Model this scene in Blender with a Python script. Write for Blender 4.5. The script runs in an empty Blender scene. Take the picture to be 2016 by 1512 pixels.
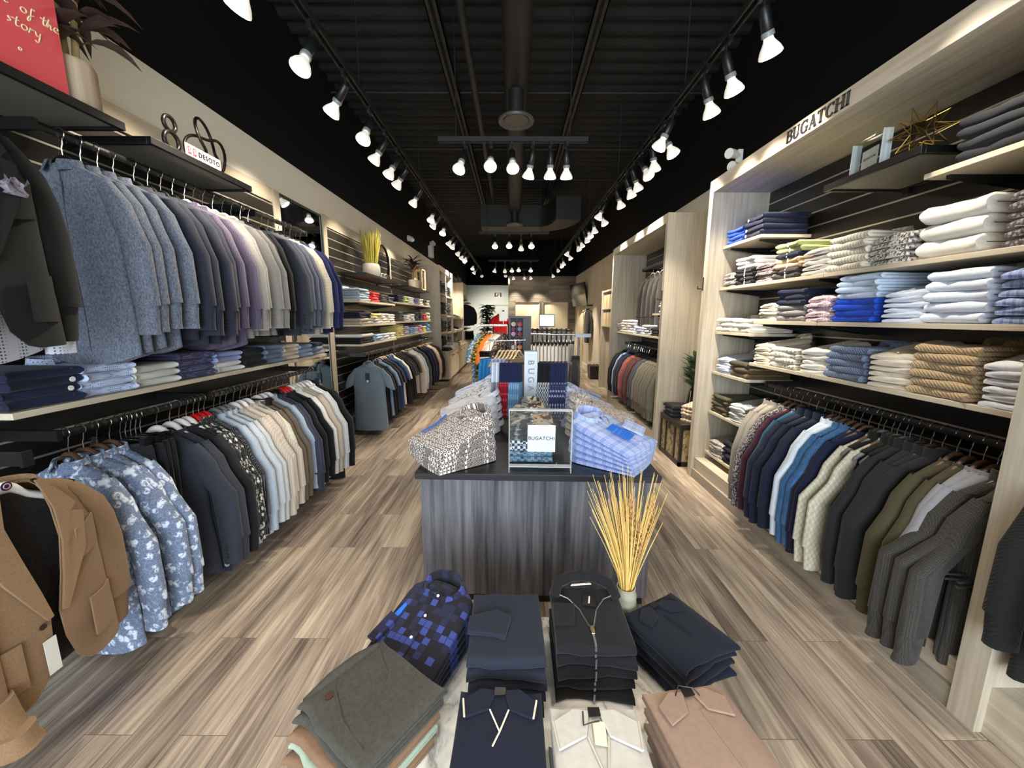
import bpy, bmesh, math, random
from mathutils import Vector, Matrix
R_ = math.radians
C = bpy.context.scene.collection
sc = bpy.context.scene

# ------------------------------------------------------------------ camera, world, daylight, exposure
EYE = 1.55
cam_d = bpy.data.cameras.new('camera')
cam_d.sensor_fit = 'HORIZONTAL'; cam_d.sensor_width = 36.0
cam_d.lens = 770.0 / 2016 * 36.0
cam_d.clip_start = 0.05; cam_d.clip_end = 60
cam = bpy.data.objects.new('camera', cam_d); C.objects.link(cam)
_p, _y, _r = 0.168875, 0.0028125, 0.0037806
_f = Vector((-math.sin(_y) * math.cos(_p), math.cos(_y) * math.cos(_p), -math.sin(_p)))
_rt = Vector((math.cos(_y), math.sin(_y), 0)); _up = _rt.cross(_f)
_r2 = _rt * math.cos(_r) + _up * math.sin(_r); _u2 = _up * math.cos(_r) - _rt * math.sin(_r)
cam.matrix_world = Matrix(((_r2.x, _u2.x, -_f.x, 0), (_r2.y, _u2.y, -_f.y, 0), (_r2.z, _u2.z, -_f.z, EYE), (0, 0, 0, 1)))
sc.camera = cam

world = bpy.data.worlds.new('world'); sc.world = world; world.use_nodes = True
_bg = world.node_tree.nodes['Background']
_bg.inputs[0].default_value = (0.75, 0.85, 1.0, 1); _bg.inputs[1].default_value = 1.0

sc.view_settings.view_transform = 'Standard'; sc.view_settings.look = 'None'
sc.view_settings.gamma = 1.0; sc.view_settings.use_curve_mapping = False
sc.view_settings.exposure = 0.58
sc.cycles.use_denoising = True
sc.cycles.max_bounces = 7; sc.cycles.diffuse_bounces = 4; sc.cycles.glossy_bounces = 4
sc.cycles.transmission_bounces = 8; sc.cycles.transparent_max_bounces = 8
sc.cycles.sample_clamp_indirect = 4.0
sc.cycles.caustics_reflective = False; sc.cycles.caustics_refractive = False

def area_light(name, loc, rot, sx, sy, power, col):
    l = bpy.data.lights.new(name, 'AREA'); l.shape = 'RECTANGLE'; l.size = sx; l.size_y = sy
    l.energy = power; l.color = col
    o = bpy.data.objects.new(name, l); o.location = loc; o.rotation_euler = rot; C.objects.link(o); return o
# daylight coming through the shop-front window behind the camera
area_light('window_daylight', (0, -2.72, 1.6), (R_(90), 0, 0), 4.0, 2.6, 250, (0.80, 0.90, 1.0))
LAMP_POWER = 95.0
LAMP_COL = (1.0, 0.89, 0.745)

# ------------------------------------------------------------------ materials
def lin(h):
    h = h.lstrip('#'); v = [int(h[i:i + 2], 16) / 255 for i in (0, 2, 4)]
    return tuple((x / 12.92 if x <= 0.04045 else ((x + 0.055) / 1.055) ** 2.4) for x in v) + (1,)
_mats = {}
class NT:
    def __init__(s, name):
        s.m = bpy.data.materials.new(name); s.m.use_nodes = True; s.t = s.m.node_tree
        s.b = s.t.nodes['Principled BSDF']
    def n(s, typ, **kw):
        nd = s.t.nodes.new(typ)
        for k, v in kw.items():
            if k.startswith('i_'):
                key = k[2:]; key = int(key) if key.isdigit() else key
                nd.inputs[key].default_value = v
            else: setattr(nd, k, v)
        return nd
    def l(s, a, b): s.t.links.new(a, b)
    def coord(s, scale=(1, 1, 1), rot=(0, 0, 0), kind='Object'):
        tc = s.n('ShaderNodeTexCoord'); mp = s.n('ShaderNodeMapping')
        mp.inputs['Scale'].default_value = scale; mp.inputs['Rotation'].default_value = rot
        s.l(tc.outputs[kind], mp.inputs[0]); return mp.outputs[0]
    def ramp(s, fac, stops, interp='LINEAR'):
        r = s.n('ShaderNodeValToRGB'); cr = r.color_ramp; cr.interpolation = interp
        while len(cr.elements) < len(stops): cr.elements.new(0.5)
        for e, (p, c) in zip(cr.elements, stops): e.position = p; e.color = c if len(c) == 4 else tuple(c) + (1,)
        s.l(fac, r.inputs[0]); return r.outputs[0]
    def mix(s, fac, a, b, mode='MIX'):
        m = s.n('ShaderNodeMix', data_type='RGBA', blend_type=mode)
        if isinstance(fac, float): m.inputs[0].default_value = fac
        else: s.l(fac, m.inputs[0])
        for v, i in ((a, 6), (b, 7)):
            if isinstance(v, tuple): m.inputs[i].default_value = v
            else: s.l(v, m.inputs[i])
        return m.outputs[2]
    def math(s, op, a, b=None):
        m = s.n('ShaderNodeMath', operation=op)
        for v, i in ((a, 0), (b, 1)):
            if v is None: continue
            if isinstance(v, (int, float)): m.inputs[i].default_value = v
            else: s.l(v, m.inputs[i])
        return m.outputs[0]
    def noise(s, vec, scale, detail=3, rough=0.5):
        n = s.n('ShaderNodeTexNoise', i_Scale=scale, i_Detail=detail, i_Roughness=rough); s.l(vec, n.inputs['Vector']); return n.outputs[0]
    def vor(s, vec, scale, feature='F1', rnd=1.0, out='Distance', dim='3D'):
        v = s.n('ShaderNodeTexVoronoi', voronoi_dimensions=dim, feature=feature, i_Scale=scale, i_Randomness=rnd); s.l(vec, v.inputs['Vector']); return v.outputs[out]
    def bump(s, h, strength=0.3, dist=0.002):
        b = s.n('ShaderNodeBump', i_Strength=strength, i_Distance=dist); s.l(h, b.inputs['Height']); s.l(b.outputs[0], s.b.inputs['Normal'])
    def col(s, c):
        if isinstance(c, tuple): s.b.inputs['Base Color'].default_value = c
        else: s.l(c, s.b.inputs['Base Color'])
    def p(s, **kw):
        for k, v in kw.items(): s.b.inputs[k.replace('_', ' ')].default_value = v

def plain(name, hexc, rough=0.5, metal=0.0, spec=0.5, emit=None, var=0.0):
    if name in _mats: return _mats[name]
    t = NT(name); c = lin(hexc)
    if var:
        n = t.noise(t.coord(), 14, 4); d = tuple(x * (1 - var) for x in c[:3]) + (1,)
        t.col(t.ramp(n, [(0.3, d), (0.7, c)]))
    else: t.col(c)
    t.p(Roughness=rough, Metallic=metal); t.b.inputs['Specular IOR Level'].default_value = spec
    if emit: t.b.inputs['Emission Color'].default_value = lin(emit[0]); t.b.inputs['Emission Strength'].default_value = emit[1]
    _mats[name] = t.m; return t.m

def fab(hexa, pat='plain', hexb=None, hexc=None, s=1.0):
    """woven or knitted cloth: colour a, pattern, colours b and c, scale s"""
    key = 'cloth_%s_%s_%s_%s_%.2f' % (pat, hexa, hexb, hexc, s)
    if key in _mats: return _mats[key]
    t = NT(key); a = lin(hexa); b = lin(hexb) if hexb else tuple(x * 0.72 for x in a[:3]) + (1,); c = lin(hexc) if hexc else b
    v = t.coord()
    fine = t.noise(v, 420, 2)
    if pat == 'plain':
        t.col(t.ramp(t.noise(v, 60, 3), [(0.25, tuple(x * 0.86 for x in a[:3]) + (1,)), (0.75, a)])); h = fine
    elif pat == 'knit':
        w = t.n('ShaderNodeTexWave', wave_type='BANDS', bands_direction='DIAGONAL', i_Scale=38 * s, i_Distortion=3.0); w.inputs['Detail'].default_value = 0; t.l(v, w.inputs['Vector'])
        t.col(t.mix(w.outputs[1], tuple(x * 0.8 for x in a[:3]) + (1,), a)); h = w.outputs[1]
    elif pat == 'waffle':
        w = t.vor(v, 150 * s, rnd=0.15)
        t.col(t.ramp(w, [(0.1, a), (0.6, b)])); h = w
    elif pat == 'heather':
        n = t.noise(t.coord((1, 1, .55)), 120 * s, 5, 0.8)
        t.col(t.ramp(n, [(0.38, a), (0.62, b)])); h = fine
    elif pat == 'tweed':
        n = t.noise(t.coord((1, 1, 3)), 260 * s, 3, 0.8)
        t.col(t.ramp(n, [(0.35, b), (0.65, a)])); h = n
    elif pat == 'rings':
        d = t.vor(v, 42 * s, rnd=0.4, dim='2D'); n = t.vor(v, 190 * s)
        base = t.ramp(n, [(0.25, b), (0.55, c)])
        ring = t.ramp(d, [(0.18, (0, 0, 0)), (0.23, (1, 1, 1)), (0.36, (1, 1, 1)), (0.41, (0, 0, 0))])
        core = t.ramp(d, [(0.17, (1, 1, 1)), (0.22, (0, 0, 0))])
        t.col(t.mix(core, t.mix(ring, base, a), b)); h = fine
    elif pat == 'dots':
        d = t.vor(v, 95 * s, rnd=0.0)
        t.col(t.ramp(d, [(0.22, b), (0.34, a)])); h = fine
    elif pat == 'floral':
        nz = t.n('ShaderNodeTexNoise', i_Scale=38 * s, i_Detail=2); t.l(v, nz.inputs['Vector']); w1 = t.n('ShaderNodeVectorMath', operation='SCALE', i_Scale=.022 / s); t.l(nz.outputs[1], w1.inputs[0])
        w2 = t.n('ShaderNodeVectorMath', operation='ADD'); t.l(v, w2.inputs[0]); t.l(w1.outputs[0], w2.inputs[1]); v = w2.outputs[0]
        d = t.vor(v, 30 * s); e = t.vor(v, 75 * s, 'DISTANCE_TO_EDGE'); n = t.noise(v, 50 * s, 4, 0.7)
        k = t.math('MULTIPLY', t.ramp(d, [(0.35, (1, 1, 1)), (0.5, (0, 0, 0))]), t.ramp(n, [(0.42, (0, 0, 0)), (0.5, (1, 1, 1))]))
        k2 = t.ramp(e, [(0.03, (1, 1, 1)), (0.07, (0, 0, 0))])
        t.col(t.mix(k, t.mix(t.math('MULTIPLY', k2, 0.28), a, c), b)); h = fine
    elif pat == 'leaf':
        n = t.noise(t.coord((1, 1.6, 1), (0.5, 0.4, 0.6)), 85 * s, 3, 0.6)
        t.col(t.ramp(n, [(0.44, b), (0.5, a)])); h = fine
    elif pat == 'plaid':
        sp = t.n('ShaderNodeSeparateXYZ'); t.l(v, sp.inputs[0])
        def band(o, f, w):
            return t.ramp(t.math('FRACT', t.math('MULTIPLY', o, f * s)), [(0.0, (0, 0, 0)), (0.12, (1, 1, 1)), (w, (1, 1, 1)), (min(w + 0.12, 0.99), (0, 0, 0))])
        x1, y1 = band(sp.outputs[0], 17, 0.45), band(sp.outputs[1], 17, 0.45); z1 = band(sp.outputs[2], 17, 0.45)
        k = t.math('MULTIPLY', t.math('ADD', t.math('ADD', x1, y1), z1), 0.36)
        thin = t.math('MAXIMUM', band(sp.outputs[0], 34, 0.05), band(sp.outputs[1], 34, 0.05))
        t.col(t.mix(t.math('MULTIPLY', thin, 0.45), t.mix(k, a, b), c)); h = fine
    elif pat == 'check':
        ck = t.n('ShaderNodeTexChecker', i_Scale=44 * s); t.l(v, ck.inputs[0]); ck.inputs[1].default_value = a; ck.inputs[2].default_value = b
        n = t.noise(v, 90, 4, 0.8)
        vv = t.vor(v, 22 * s, rnd=0.0, out='Color'); bw = t.n('ShaderNodeRGBToBW'); t.l(vv, bw.inputs[0])
        t.col(t.mix(t.math('MULTIPLY', t.ramp(n, [(0.35, (0, 0, 0)), (0.7, (1, 1, 1))]), bw.outputs[0]), ck.outputs[0], c)); h = fine
    elif pat == 'gingham':
        cc = t.vor(v, 38 * s, rnd=0.0, out='Color', dim='2D'); bw = t.n('ShaderNodeRGBToBW'); t.l(cc, bw.inputs[0])
        e = t.vor(v, 38 * s, 'DISTANCE_TO_EDGE', 0.0, dim='2D')
        t.col(t.mix(t.ramp(e, [(0.02, (1, 1, 1)), (0.06, (0, 0, 0))]), t.ramp(bw.outputs[0], [(0.40, a), (0.42, b), (0.68, b), (0.70, c)]), a)); h = fine
    elif pat == 'stripe':
        w = t.n('ShaderNodeTexWave', wave_type='BANDS', bands_direction='X', i_Scale=26 * s); t.l(v, w.inputs['Vector'])
        w2 = t.n('ShaderNodeTexWave', wave_type='BANDS', bands_direction='Y', i_Scale=26 * s); t.l(v, w2.inputs['Vector'])
        t.col(t.mix(t.ramp(t.math('MULTIPLY', w.outputs[1], 1.0), [(0.4, (0, 0, 0)), (0.6, (1, 1, 1))]), a, b)); h = fine
    elif pat == 'camo':
        n = t.noise(v, 15 * s, 2, 0.5)
        t.col(t.ramp(n, [(0.0, a), (0.43, b), (0.52, c), (0.60, lin('#c8862f') if hexa == '#2f3134' else b), (0.625, a)], 'CONSTANT')); h = fine
    elif pat == 'cable':
        w = t.vor(t.coord((1, 1, 0.6), (0, 0.7, 0)), 60 * s, rnd=0.2)
        t.col(t.ramp(w, [(0.1, a), (0.7, b)])); h = w
    t.p(Roughness=0.88); t.b.inputs['Specular IOR Level'].default_value = 0.2
    t.b.inputs['Sheen Weight'].default_value = 0.08
    t.bump(h, 0.5 if pat in ('knit', 'waffle', 'cable') else 0.25, 0.004 if pat in ('knit', 'waffle', 'cable') else 0.0012)
    _mats[key] = t.m; return t.m

def wood(name, ca, cb, grain='Z', s=1.0, rough=0.5, contrast=(0.35, 0.68)):
    if name in _mats: return _mats[name]
    t = NT(name); k = {'Z': (38, 38, 1.6), 'Y': (38, 1.6, 38), 'X': (1.6, 38, 38)}[grain]
    v = t.coord(tuple(x * s for x in k)); n = t.noise(v, 1.0, 5, 0.6)
    n2 = t.noise(t.coord(tuple(x * s * 0.22 for x in k)), 1.0, 3, 0.5)
    k = t.math('ADD', t.math('MULTIPLY', n, 0.65), t.math('MULTIPLY', n2, 0.35))
    t.col(t.ramp(k, [(contrast[0], lin(ca)), (contrast[1], lin(cb))])); t.p(Roughness=rough); t.bump(n, 0.12, 0.001)
    _mats[name] = t.m; return t.m

def floor_mat():
    t = NT('plank_floor')
    v = t.coord((1, 1, 1), (0, 0, R_(90)))
    br = t.n('ShaderNodeTexBrick', i_Scale=1.0, offset=0.37); t.l(v, br.inputs['Vector'])
    br.inputs['Color1'].default_value = (0, 0, 0, 1); br.inputs['Color2'].default_value = (1, 1, 1, 1); br.inputs['Mortar'].default_value = (0.5, 0.5, 0.5, 1)
    br.inputs['Mortar Size'].default_value = 0.0012; br.inputs['Brick Width'].default_value = 1.22; br.inputs['Row Height'].default_value = 0.178; br.inputs['Bias'].default_value = 0
    bw = t.n('ShaderNodeRGBToBW'); t.l(br.outputs[0], bw.inputs[0])
    off = t.n('ShaderNodeCombineXYZ'); t.l(t.math('MULTIPLY', bw.outputs[0], 37.0), off.inputs[0]); t.l(t.math('MULTIPLY', bw.outputs[0], 11.0), off.inputs[1])
    def gr(sx, sy, det, dist):
        va = t.n('ShaderNodeVectorMath', operation='ADD'); t.l(t.coord((sx, sy, 1)), va.inputs[0]); t.l(off.outputs[0], va.inputs[1])
        n = t.n('ShaderNodeTexNoise', i_Scale=1.0, i_Detail=det, i_Roughness=0.6, i_Distortion=dist); t.l(va.outputs[0], n.inputs['Vector']); return n.outputs[0]
    g1, g2 = gr(14, 0.9, 4, 0.6), gr(60, 2.2, 4, 0.2)
    k = t.math('ADD', t.math('MULTIPLY', g1, 0.6), t.math('MULTIPLY', g2, 0.4))
    k = t.math('ADD', k, t.math('MULTIPLY', t.math('SUBTRACT', bw.outputs[0], 0.5), 0.14))
    col = t.ramp(k, [(0.30, lin('#483d36')), (0.41, lin('#75675b')), (0.51, lin('#958676')), (0.64, lin('#b8a994'))])
    t.col(t.mix(br.outputs['Fac'], col, lin('#5a4a3d'))); t.p(Roughness=0.42); t.b.inputs['Specular IOR Level'].default_value = 0.35
    t.bump(g2, 0.08, 0.001); return t.m

def back_planks():
    t = NT('back_plank_cladding')
    br = t.n('ShaderNodeTexBrick', i_Scale=1.0, offset=0.43); t.l(t.coord((1, 1, 1), (R_(90), 0, 0)), br.inputs['Vector'])
    br.inputs['Color1'].default_value = (0, 0, 0, 1); br.inputs['Color2'].default_value = (1, 1, 1, 1); br.inputs['Mortar'].default_value = (0, 0, 0, 1)
    br.inputs['Mortar Size'].default_value = 0.002; br.inputs['Brick Width'].default_value = 1.3; br.inputs['Row Height'].default_value = 0.15
    n = t.noise(t.coord((2, 2, 40)), 1.0, 4)
    bw = t.n('ShaderNodeRGBToBW'); t.l(br.outputs[0], bw.inputs[0])
    k = t.math('ADD', t.math('MULTIPLY', n, 0.7), t.math('MULTIPLY', bw.outputs[0], 0.25))
    t.col(t.ramp(k, [(0.3, lin('#524b41')), (0.7, lin('#8b8070'))])); t.p(Roughness=0.6); return t.m

M_FLOOR = floor_mat()
M_CREAM = plain('cream_paint', '#e2dccb', 0.7, var=0.03)
M_BLACKP = plain('black_paint', '#080808', 0.9, spec=0.2)
M_DECK = plain('black_deck_paint', '#070707', 0.8)
M_PIPE = plain('dark_grey_paint', '#191816', 0.6)
M_WHITE = plain('white_paint', '#d6dedb', 0.6)
M_OAK = wood('pale_grey_oak', '#a39783', '#c9bfab', 'Z')
M_OAKH = wood('pale_grey_oak_lengthwise', '#a39783', '#c9bfab', 'Y')
M_SHELF = wood('shelf_oak', '#b5a78e', '#d2c7b0', 'Y', rough=0.45)
M_VENEER = wood('wall_veneer', '#c9bda6', '#e3dac8', 'Z', 0.35)
M_SLAT = plain('black_slat_laminate', '#1b1815', 0.3)
M_ALU = plain('groove_aluminium', '#d2cabb', 0.42, 0.8)
M_TABLE = wood('charcoal_wood', '#2a2b31', '#77757a', 'Z', 0.8, 0.45, (0.38, 0.68))
M_TABTOP = plain('black_table_top', '#17181b', 0.35)
M_CHROME = plain('chrome', '#c9c6bf', 0.18, 1.0)
M_STEEL = plain('brushed_steel', '#8f9194', 0.48, 1.0, var=0.15)
M_BLACKM = plain('black_metal', '#0b0b0b', 0.4)
M_BLACKPL = plain('black_plastic', '#0e0e0e', 0.35)
M_WHITEPL = plain('white_plastic', '#e6e3de', 0.4)
M_REDPL = plain('red_plastic', '#c5141c', 0.4)
M_GREYPL = plain('grey_plastic', '#6d6f70', 0.4)
M_HWOOD = wood('hanger_walnut', '#3c2a1f', '#6d4c34', 'X', 1.2)
M_LWOOD = wood('hanger_beech', '#c3a878', '#dfc9a0', 'X', 1.2)
M_BULB = plain('bulb_glass', '#f2efe6', 0.3, emit=('#fff3e0', 0.35))
M_LENS = plain('lit_lens', '#ffffff', 0.3, emit=('#fff1d8', 14.0))
M_RING = plain('lamp_socket', '#8c918f', 0.4)
M_LAMP = plain('lamp_black', '#161616', 0.4)
M_CARD = plain('white_card', '#bcc6ca', 0.6)
M_PAPER = plain('paper', '#cfccc4', 0.6)
M_INK = plain('black_ink', '#17151c', 0.5)
M_BLUETAG = plain('blue_tag', '#1769d8', 0.5)
M_NAVYTAG = plain('navy_tag', '#1b2740', 0.5)
M_BUTTON = plain('pearl_button', '#ddd8cf', 0.3)
M_DKBUTTON = plain('dark_button', '#2b2522', 0.35)
M_BRASS = plain('brass', '#b9954a', 0.28, 1.0)
M_GOLDB = plain('gold_button', '#c9b583', 0.35, 0.6)
M_MIRROR = plain('mirror_glass', '#d8dcdc', 0.02, 1.0)
def acrylic(name, tint=(0.97, 0.99, 0.99, 1)):
    t = NT(name); tr = t.n('ShaderNodeBsdfTransparent'); gl = t.n('ShaderNodeBsdfGlossy', i_Roughness=0.03); fr = t.n('ShaderNodeFresnel', i_IOR=1.49); mx = t.n('ShaderNodeMixShader')
    ge = t.n('ShaderNodeNewGeometry'); k = t.math('MULTIPLY', fr.outputs[0], t.math('SUBTRACT', 1.0, ge.outputs['Backfacing']))
    tr.inputs[0].default_value = tint; t.l(k, mx.inputs[0]); t.l(tr.outputs[0], mx.inputs[1]); t.l(gl.outputs[0], mx.inputs[2])
    t.l(mx.outputs[0], t.t.nodes['Material Output'].inputs['Surface']); return t.m
M_ACRYL = acrylic('clear_acrylic')
def glint_mat(name):
    t = NT(name); tr = t.n('ShaderNodeBsdfTransparent'); df = t.n('ShaderNodeBsdfPrincipled', i_Roughness=0.15); df.inputs['Base Color'].default_value = (.8, .84, .84, 1); mx = t.n('ShaderNodeMixShader', i_Fac=0.45)
    t.l(tr.outputs[0], mx.inputs[1]); t.l(df.outputs[0], mx.inputs[2]); t.l(mx.outputs[0], t.t.nodes['Material Output'].inputs['Surface']); return t.m
M_EDGE = glint_mat('painted_edge_glint')  # pale tint standing in for light caught along clear acrylic edges
def marble():
    t = NT('white_marble'); n = t.noise(t.coord((2.2, 1.2, 2), (0, 0, 0.6)), 2.4, 6, 0.6)
    v = t.math('ABSOLUTE', t.math('SUBTRACT', n, 0.5))
    t.col(t.ramp(v, [(0.0, lin('#a9a49b')), (0.03, lin('#dedad0')), (0.12, lin('#efece4'))])); t.p(Roughness=0.25); return t.m
M_MARBLE = marble()
# ------------------------------------------------------------------ mesh helpers
class MB:
    def __init__(s): s.v = []; s.f = []; s.mi = []
    def add(s, vs, fs, m=0):
        o = len(s.v); s.v += [tuple(x) for x in vs]; s.f += [tuple(i + o for i in f) for f in fs]; s.mi += [m] * len(fs); return s
    def box(s, lo, hi, m=0, mat=None):
        (x0, y0, z0), (x1, y1, z1) = lo, hi
        vs = [(x0, y0, z0), (x1, y0, z0), (x1, y1, z0), (x0, y1, z0), (x0, y0, z1), (x1, y0, z1), (x1, y1, z1), (x0, y1, z1)]
        if mat: vs = [mat @ Vector(q) for q in vs]
        return s.add(vs, [(0, 3, 2, 1), (4, 5, 6, 7), (0, 1, 5, 4), (1, 2, 6, 5), (2, 3, 7, 6), (3, 0, 4, 7)], m)
    def rings(s, rs, cap0=True, cap1=True, closed=True, m=0):
        n = len(rs[0]); vs = [p for r in rs for p in r]; fs = []
        for i in range(len(rs) - 1):
            for j in range(n if closed else n - 1):
                k = (j + 1) % n
                fs.append((i * n + j, i * n + k, (i + 1) * n + k, (i + 1) * n + j))
        if cap0: fs.append(tuple(range(n))[::-1])
        if cap1: fs.append(tuple((len(rs) - 1) * n + j for j in range(n)))
        return s.add(vs, fs, m)
    def lathe(s, prof, n=20, c=(0, 0, 0), caps=(True, True), m=0):
        return s.rings([[(c[0] + r * math.cos(2 * math.pi * j / n), c[1] + r * math.sin(2 * math.pi * j / n), c[2] + z) for j in range(n)] for r, z in prof], caps[0], caps[1], m=m)
    def tube(s, pts, r, n=8, closed=False, m=0):
        pts = [Vector(p) for p in pts]; N = len(pts); rs = []
        prev = None
        for i, p in enumerate(pts):
            a = pts[(i - 1) % N] if (closed or i > 0) else p; b = pts[(i + 1) % N] if (closed or i < N - 1) else p
            t = (b - a); t = t.normalized() if t.length > 1e-9 else Vector((0, 0, 1))
            if prev is None:
                u = t.orthogonal().normalized()
            else:
                u = prev - t * prev.dot(t)
                u = u.normalized() if u.length > 1e-6 else t.orthogonal().normalized()
            prev = u; w = t.cross(u); rr = r[i] if isinstance(r, (list, tuple)) else r
            rs.append([p + (u * math.cos(2 * math.pi * j / n) + w * math.sin(2 * math.pi * j / n)) * rr for j in range(n)])
        if closed: rs.append(rs[0])
        return s.rings(rs, not closed, not closed, m=m)
    def grid(s, fn, nu, nv, m=0):
        vs = [fn(i / nu, j / nv) for j in range(nv + 1) for i in range(nu + 1)]; fs = []
        for j in range(nv):
            for i in range(nu):
                a = j * (nu + 1) + i; fs.append((a, a + 1, a + nu + 2, a + nu + 1))
        return s.add(vs, fs, m)
    def slab(s, fn, nu, nv, th, m=0):
        """a closed sheet: fn(u,v) is its middle surface, th its thickness along local z"""
        W = nu + 1; top = [fn(i / nu, j / nv) for j in range(nv + 1) for i in range(W)]
        vs = [(x, y, z + th / 2) for x, y, z in top] + [(x, y, z - th / 2) for x, y, z in top]; o = len(top); fs = []
        for j in range(nv):
            for i in range(nu):
                a = j * W + i; fs += [(a, a + 1, a + W + 1, a + W), (o + a, o + a + W, o + a + W + 1, o + a + 1)]
        for i in range(nu):
            fs += [(i, o + i, o + i + 1, i + 1)]; a = nv * W + i; fs += [(a, a + 1, o + a + 1, o + a)]
        for j in range(nv):
            a = j * W; fs += [(a, a + W, o + a + W, o + a)]; a = j * W + nu; fs += [(a, o + a, o + a + W, a + W)]
        return s.add(vs, fs, m)
    def prism(s, poly, z0, z1, m=0):
        n = len(poly); return s.rings([[(x, y, z0) for x, y in poly], [(x, y, z1) for x, y in poly]], m=m)
    def mesh(s, name, mats, sharp=40, smooth=True):
        me = bpy.data.meshes.new(name); me.from_pydata(s.v, [], s.f)
        for m in (mats if isinstance(mats, (list, tuple)) else [mats]): me.materials.append(m)
        for p, i in zip(me.polygons, s.mi): p.material_index = i; p.use_smooth = smooth
        bm = bmesh.new(); bm.from_mesh(me); bmesh.ops.recalc_face_normals(bm, faces=bm.faces); bm.to_mesh(me); bm.free()
        if smooth: me.set_sharp_from_angle(angle=R_(sharp))
        return me

def link(name, me, parent=None, mat=None, loc=(0, 0, 0), rot=(0, 0, 0), scale=(1, 1, 1), bevel=0):
    o = bpy.data.objects.new(name, me); C.objects.link(o); o.parent = parent
    o.location = loc; o.rotation_euler = rot; o.scale = scale
    if mat is not None and me is not None:
        o.material_slots[0].link = 'OBJECT'; o.material_slots[0].material = mat
    if bevel:
        b = o.modifiers.new('bevel', 'BEVEL'); b.width = bevel; b.segments = 2; b.limit_method = 'ANGLE'; b.angle_limit = R_(50)
    return o
def obj(name, mb, mats, parent=None, bevel=0, sharp=50, **kw):
    return link(name, mb.mesh(name, mats, sharp), parent, bevel=bevel, **kw)
def tag(o, label, cat, group=None, kind=None):
    if label: o['label'] = label
    if cat: o['category'] = cat
    if group: o['group'] = group
    if kind: o['kind'] = kind
    return o
def thing(name, label, cat, loc=(0, 0, 0), rz=0, group=None, scale=(1, 1, 1)):
    o = link(name, None, loc=loc, rot=(0, 0, rz), scale=scale); o.empty_display_size = 0.05
    return tag(o, label, cat, group)
def struct(name, mb, mats, bevel=0, **kw):
    return tag(obj(name, mb, mats, bevel=bevel, **kw), None, None, kind='structure')
def B(*boxes):
    m = MB()
    for lo, hi in boxes: m.box(lo, hi)
    return m
def copy_tree(o, parent=None):
    c = o.copy(); C.objects.link(c); c.parent = parent
    for ch in list(o.children): copy_tree(ch, c)
    return c
ORD = ['first', 'second', 'third', 'fourth', 'fifth', 'sixth', 'seventh', 'eighth', 'ninth', 'tenth', 'eleventh', 'twelfth', 'thirteenth', 'fourteenth']
NUM = ['', 'one', 'two', 'three', 'four', 'five', 'six', 'seven', 'eight', 'nine', 'ten', 'eleven', 'twelve', 'thirteen', 'fourteen']

_fontc = {}
def text_mesh(txt, size, depth=0.001, spacing=1.0):
    cu = bpy.data.curves.new('lettering', 'FONT'); cu.body = txt; cu.size = size; cu.extrude = depth; cu.offset = size * .012; cu.align_x = 'CENTER'; cu.align_y = 'CENTER'; cu.space_character = spacing
    o = bpy.data.objects.new('lettering', cu); C.objects.link(o)
    dg = bpy.context.evaluated_depsgraph_get(); me = bpy.data.meshes.new_from_object(o.evaluated_get(dg))
    bpy.data.objects.remove(o); me.name = 'lettering'; return me
def text(name, txt, size, mat, parent, loc, rot, depth=0.001, spacing=1.0, sx=1.0):
    me = text_mesh(txt, size, depth, spacing); me.materials.clear(); me.materials.append(mat)
    return link(name, me, parent, loc=loc, rot=rot, scale=(sx, 1, 1))

# ------------------------------------------------------------------ garments
def wob(a, z, s): return 0.5 * math.sin(3 * a + 7 * z + s) + 0.35 * math.sin(5 * a - 11 * z + 2.1 * s) + 0.25 * math.sin(8 * a + 4 * z + 3.3 * s)
def ell(cx, cy, z, rx, ry, n, s=0.0, amp=0.0, tilt=0.0):
    out = []
    for j in range(n):
        a = 2 * math.pi * j / n; k = 1 + amp * wob(a, z, s)
        ca, sa = math.cos(a), math.sin(a)
        ex = math.copysign(abs(ca) ** 0.85, ca); ey = math.copysign(abs(sa) ** 0.85, sa)
        out.append((cx + rx * ex * (1 + amp * 0.15 * wob(a, z, s + 1)), cy + ry * ey * k, z + tilt * ex))
    return out
def torso_mb(L, seed, hw=0.215, d=0.05, flare=0.0, tail=0.0, n=30, vest=False):
    sh = hw - (0.03 if vest else 0.0)
    prof = [(-.095, .058, .036), (-.105, .078, .040), (-.122, .115, .042), (-.145, .16, .042), (-.168, sh * .93, .038), (-.19, sh, .036), (-.22, sh * 1.01, .042),
            (-.30, hw * .98, d), (-.42, hw * .95, d * 1.05), (-.55, hw * .96, d), (-.68, hw * (1 + flare), d * .95), (-L + .02, hw * (1.02 + flare), d * .95), (-L, hw * (1.02 + flare), d * .93)]
    prof = [p for i, p in enumerate(prof) if p[0] > -L + .03 or i >= len(prof) - 2]
    rs = []
    for z, w, dd in prof:
        r = ell(0, 0, z, w, dd, n, seed, 0.16 if z < -.28 else 0.04)
        if z <= -L + .025 and tail: r = [(x, y, zz - tail * (1 - (x / w) ** 2)) for x, y, zz in r]
        rs.append(r)
    m = MB(); m.rings(rs, cap0=False, cap1=False)
    # inward hem lip so the cloth has an edge
    m.rings([rs[-1], [(x * .985, y * .88, z + .012) for x, y, z in rs[-1]], [(x * .98, y * .86, z + .10) for x, y, z in rs[-1]]], False, False)
    return m
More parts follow.
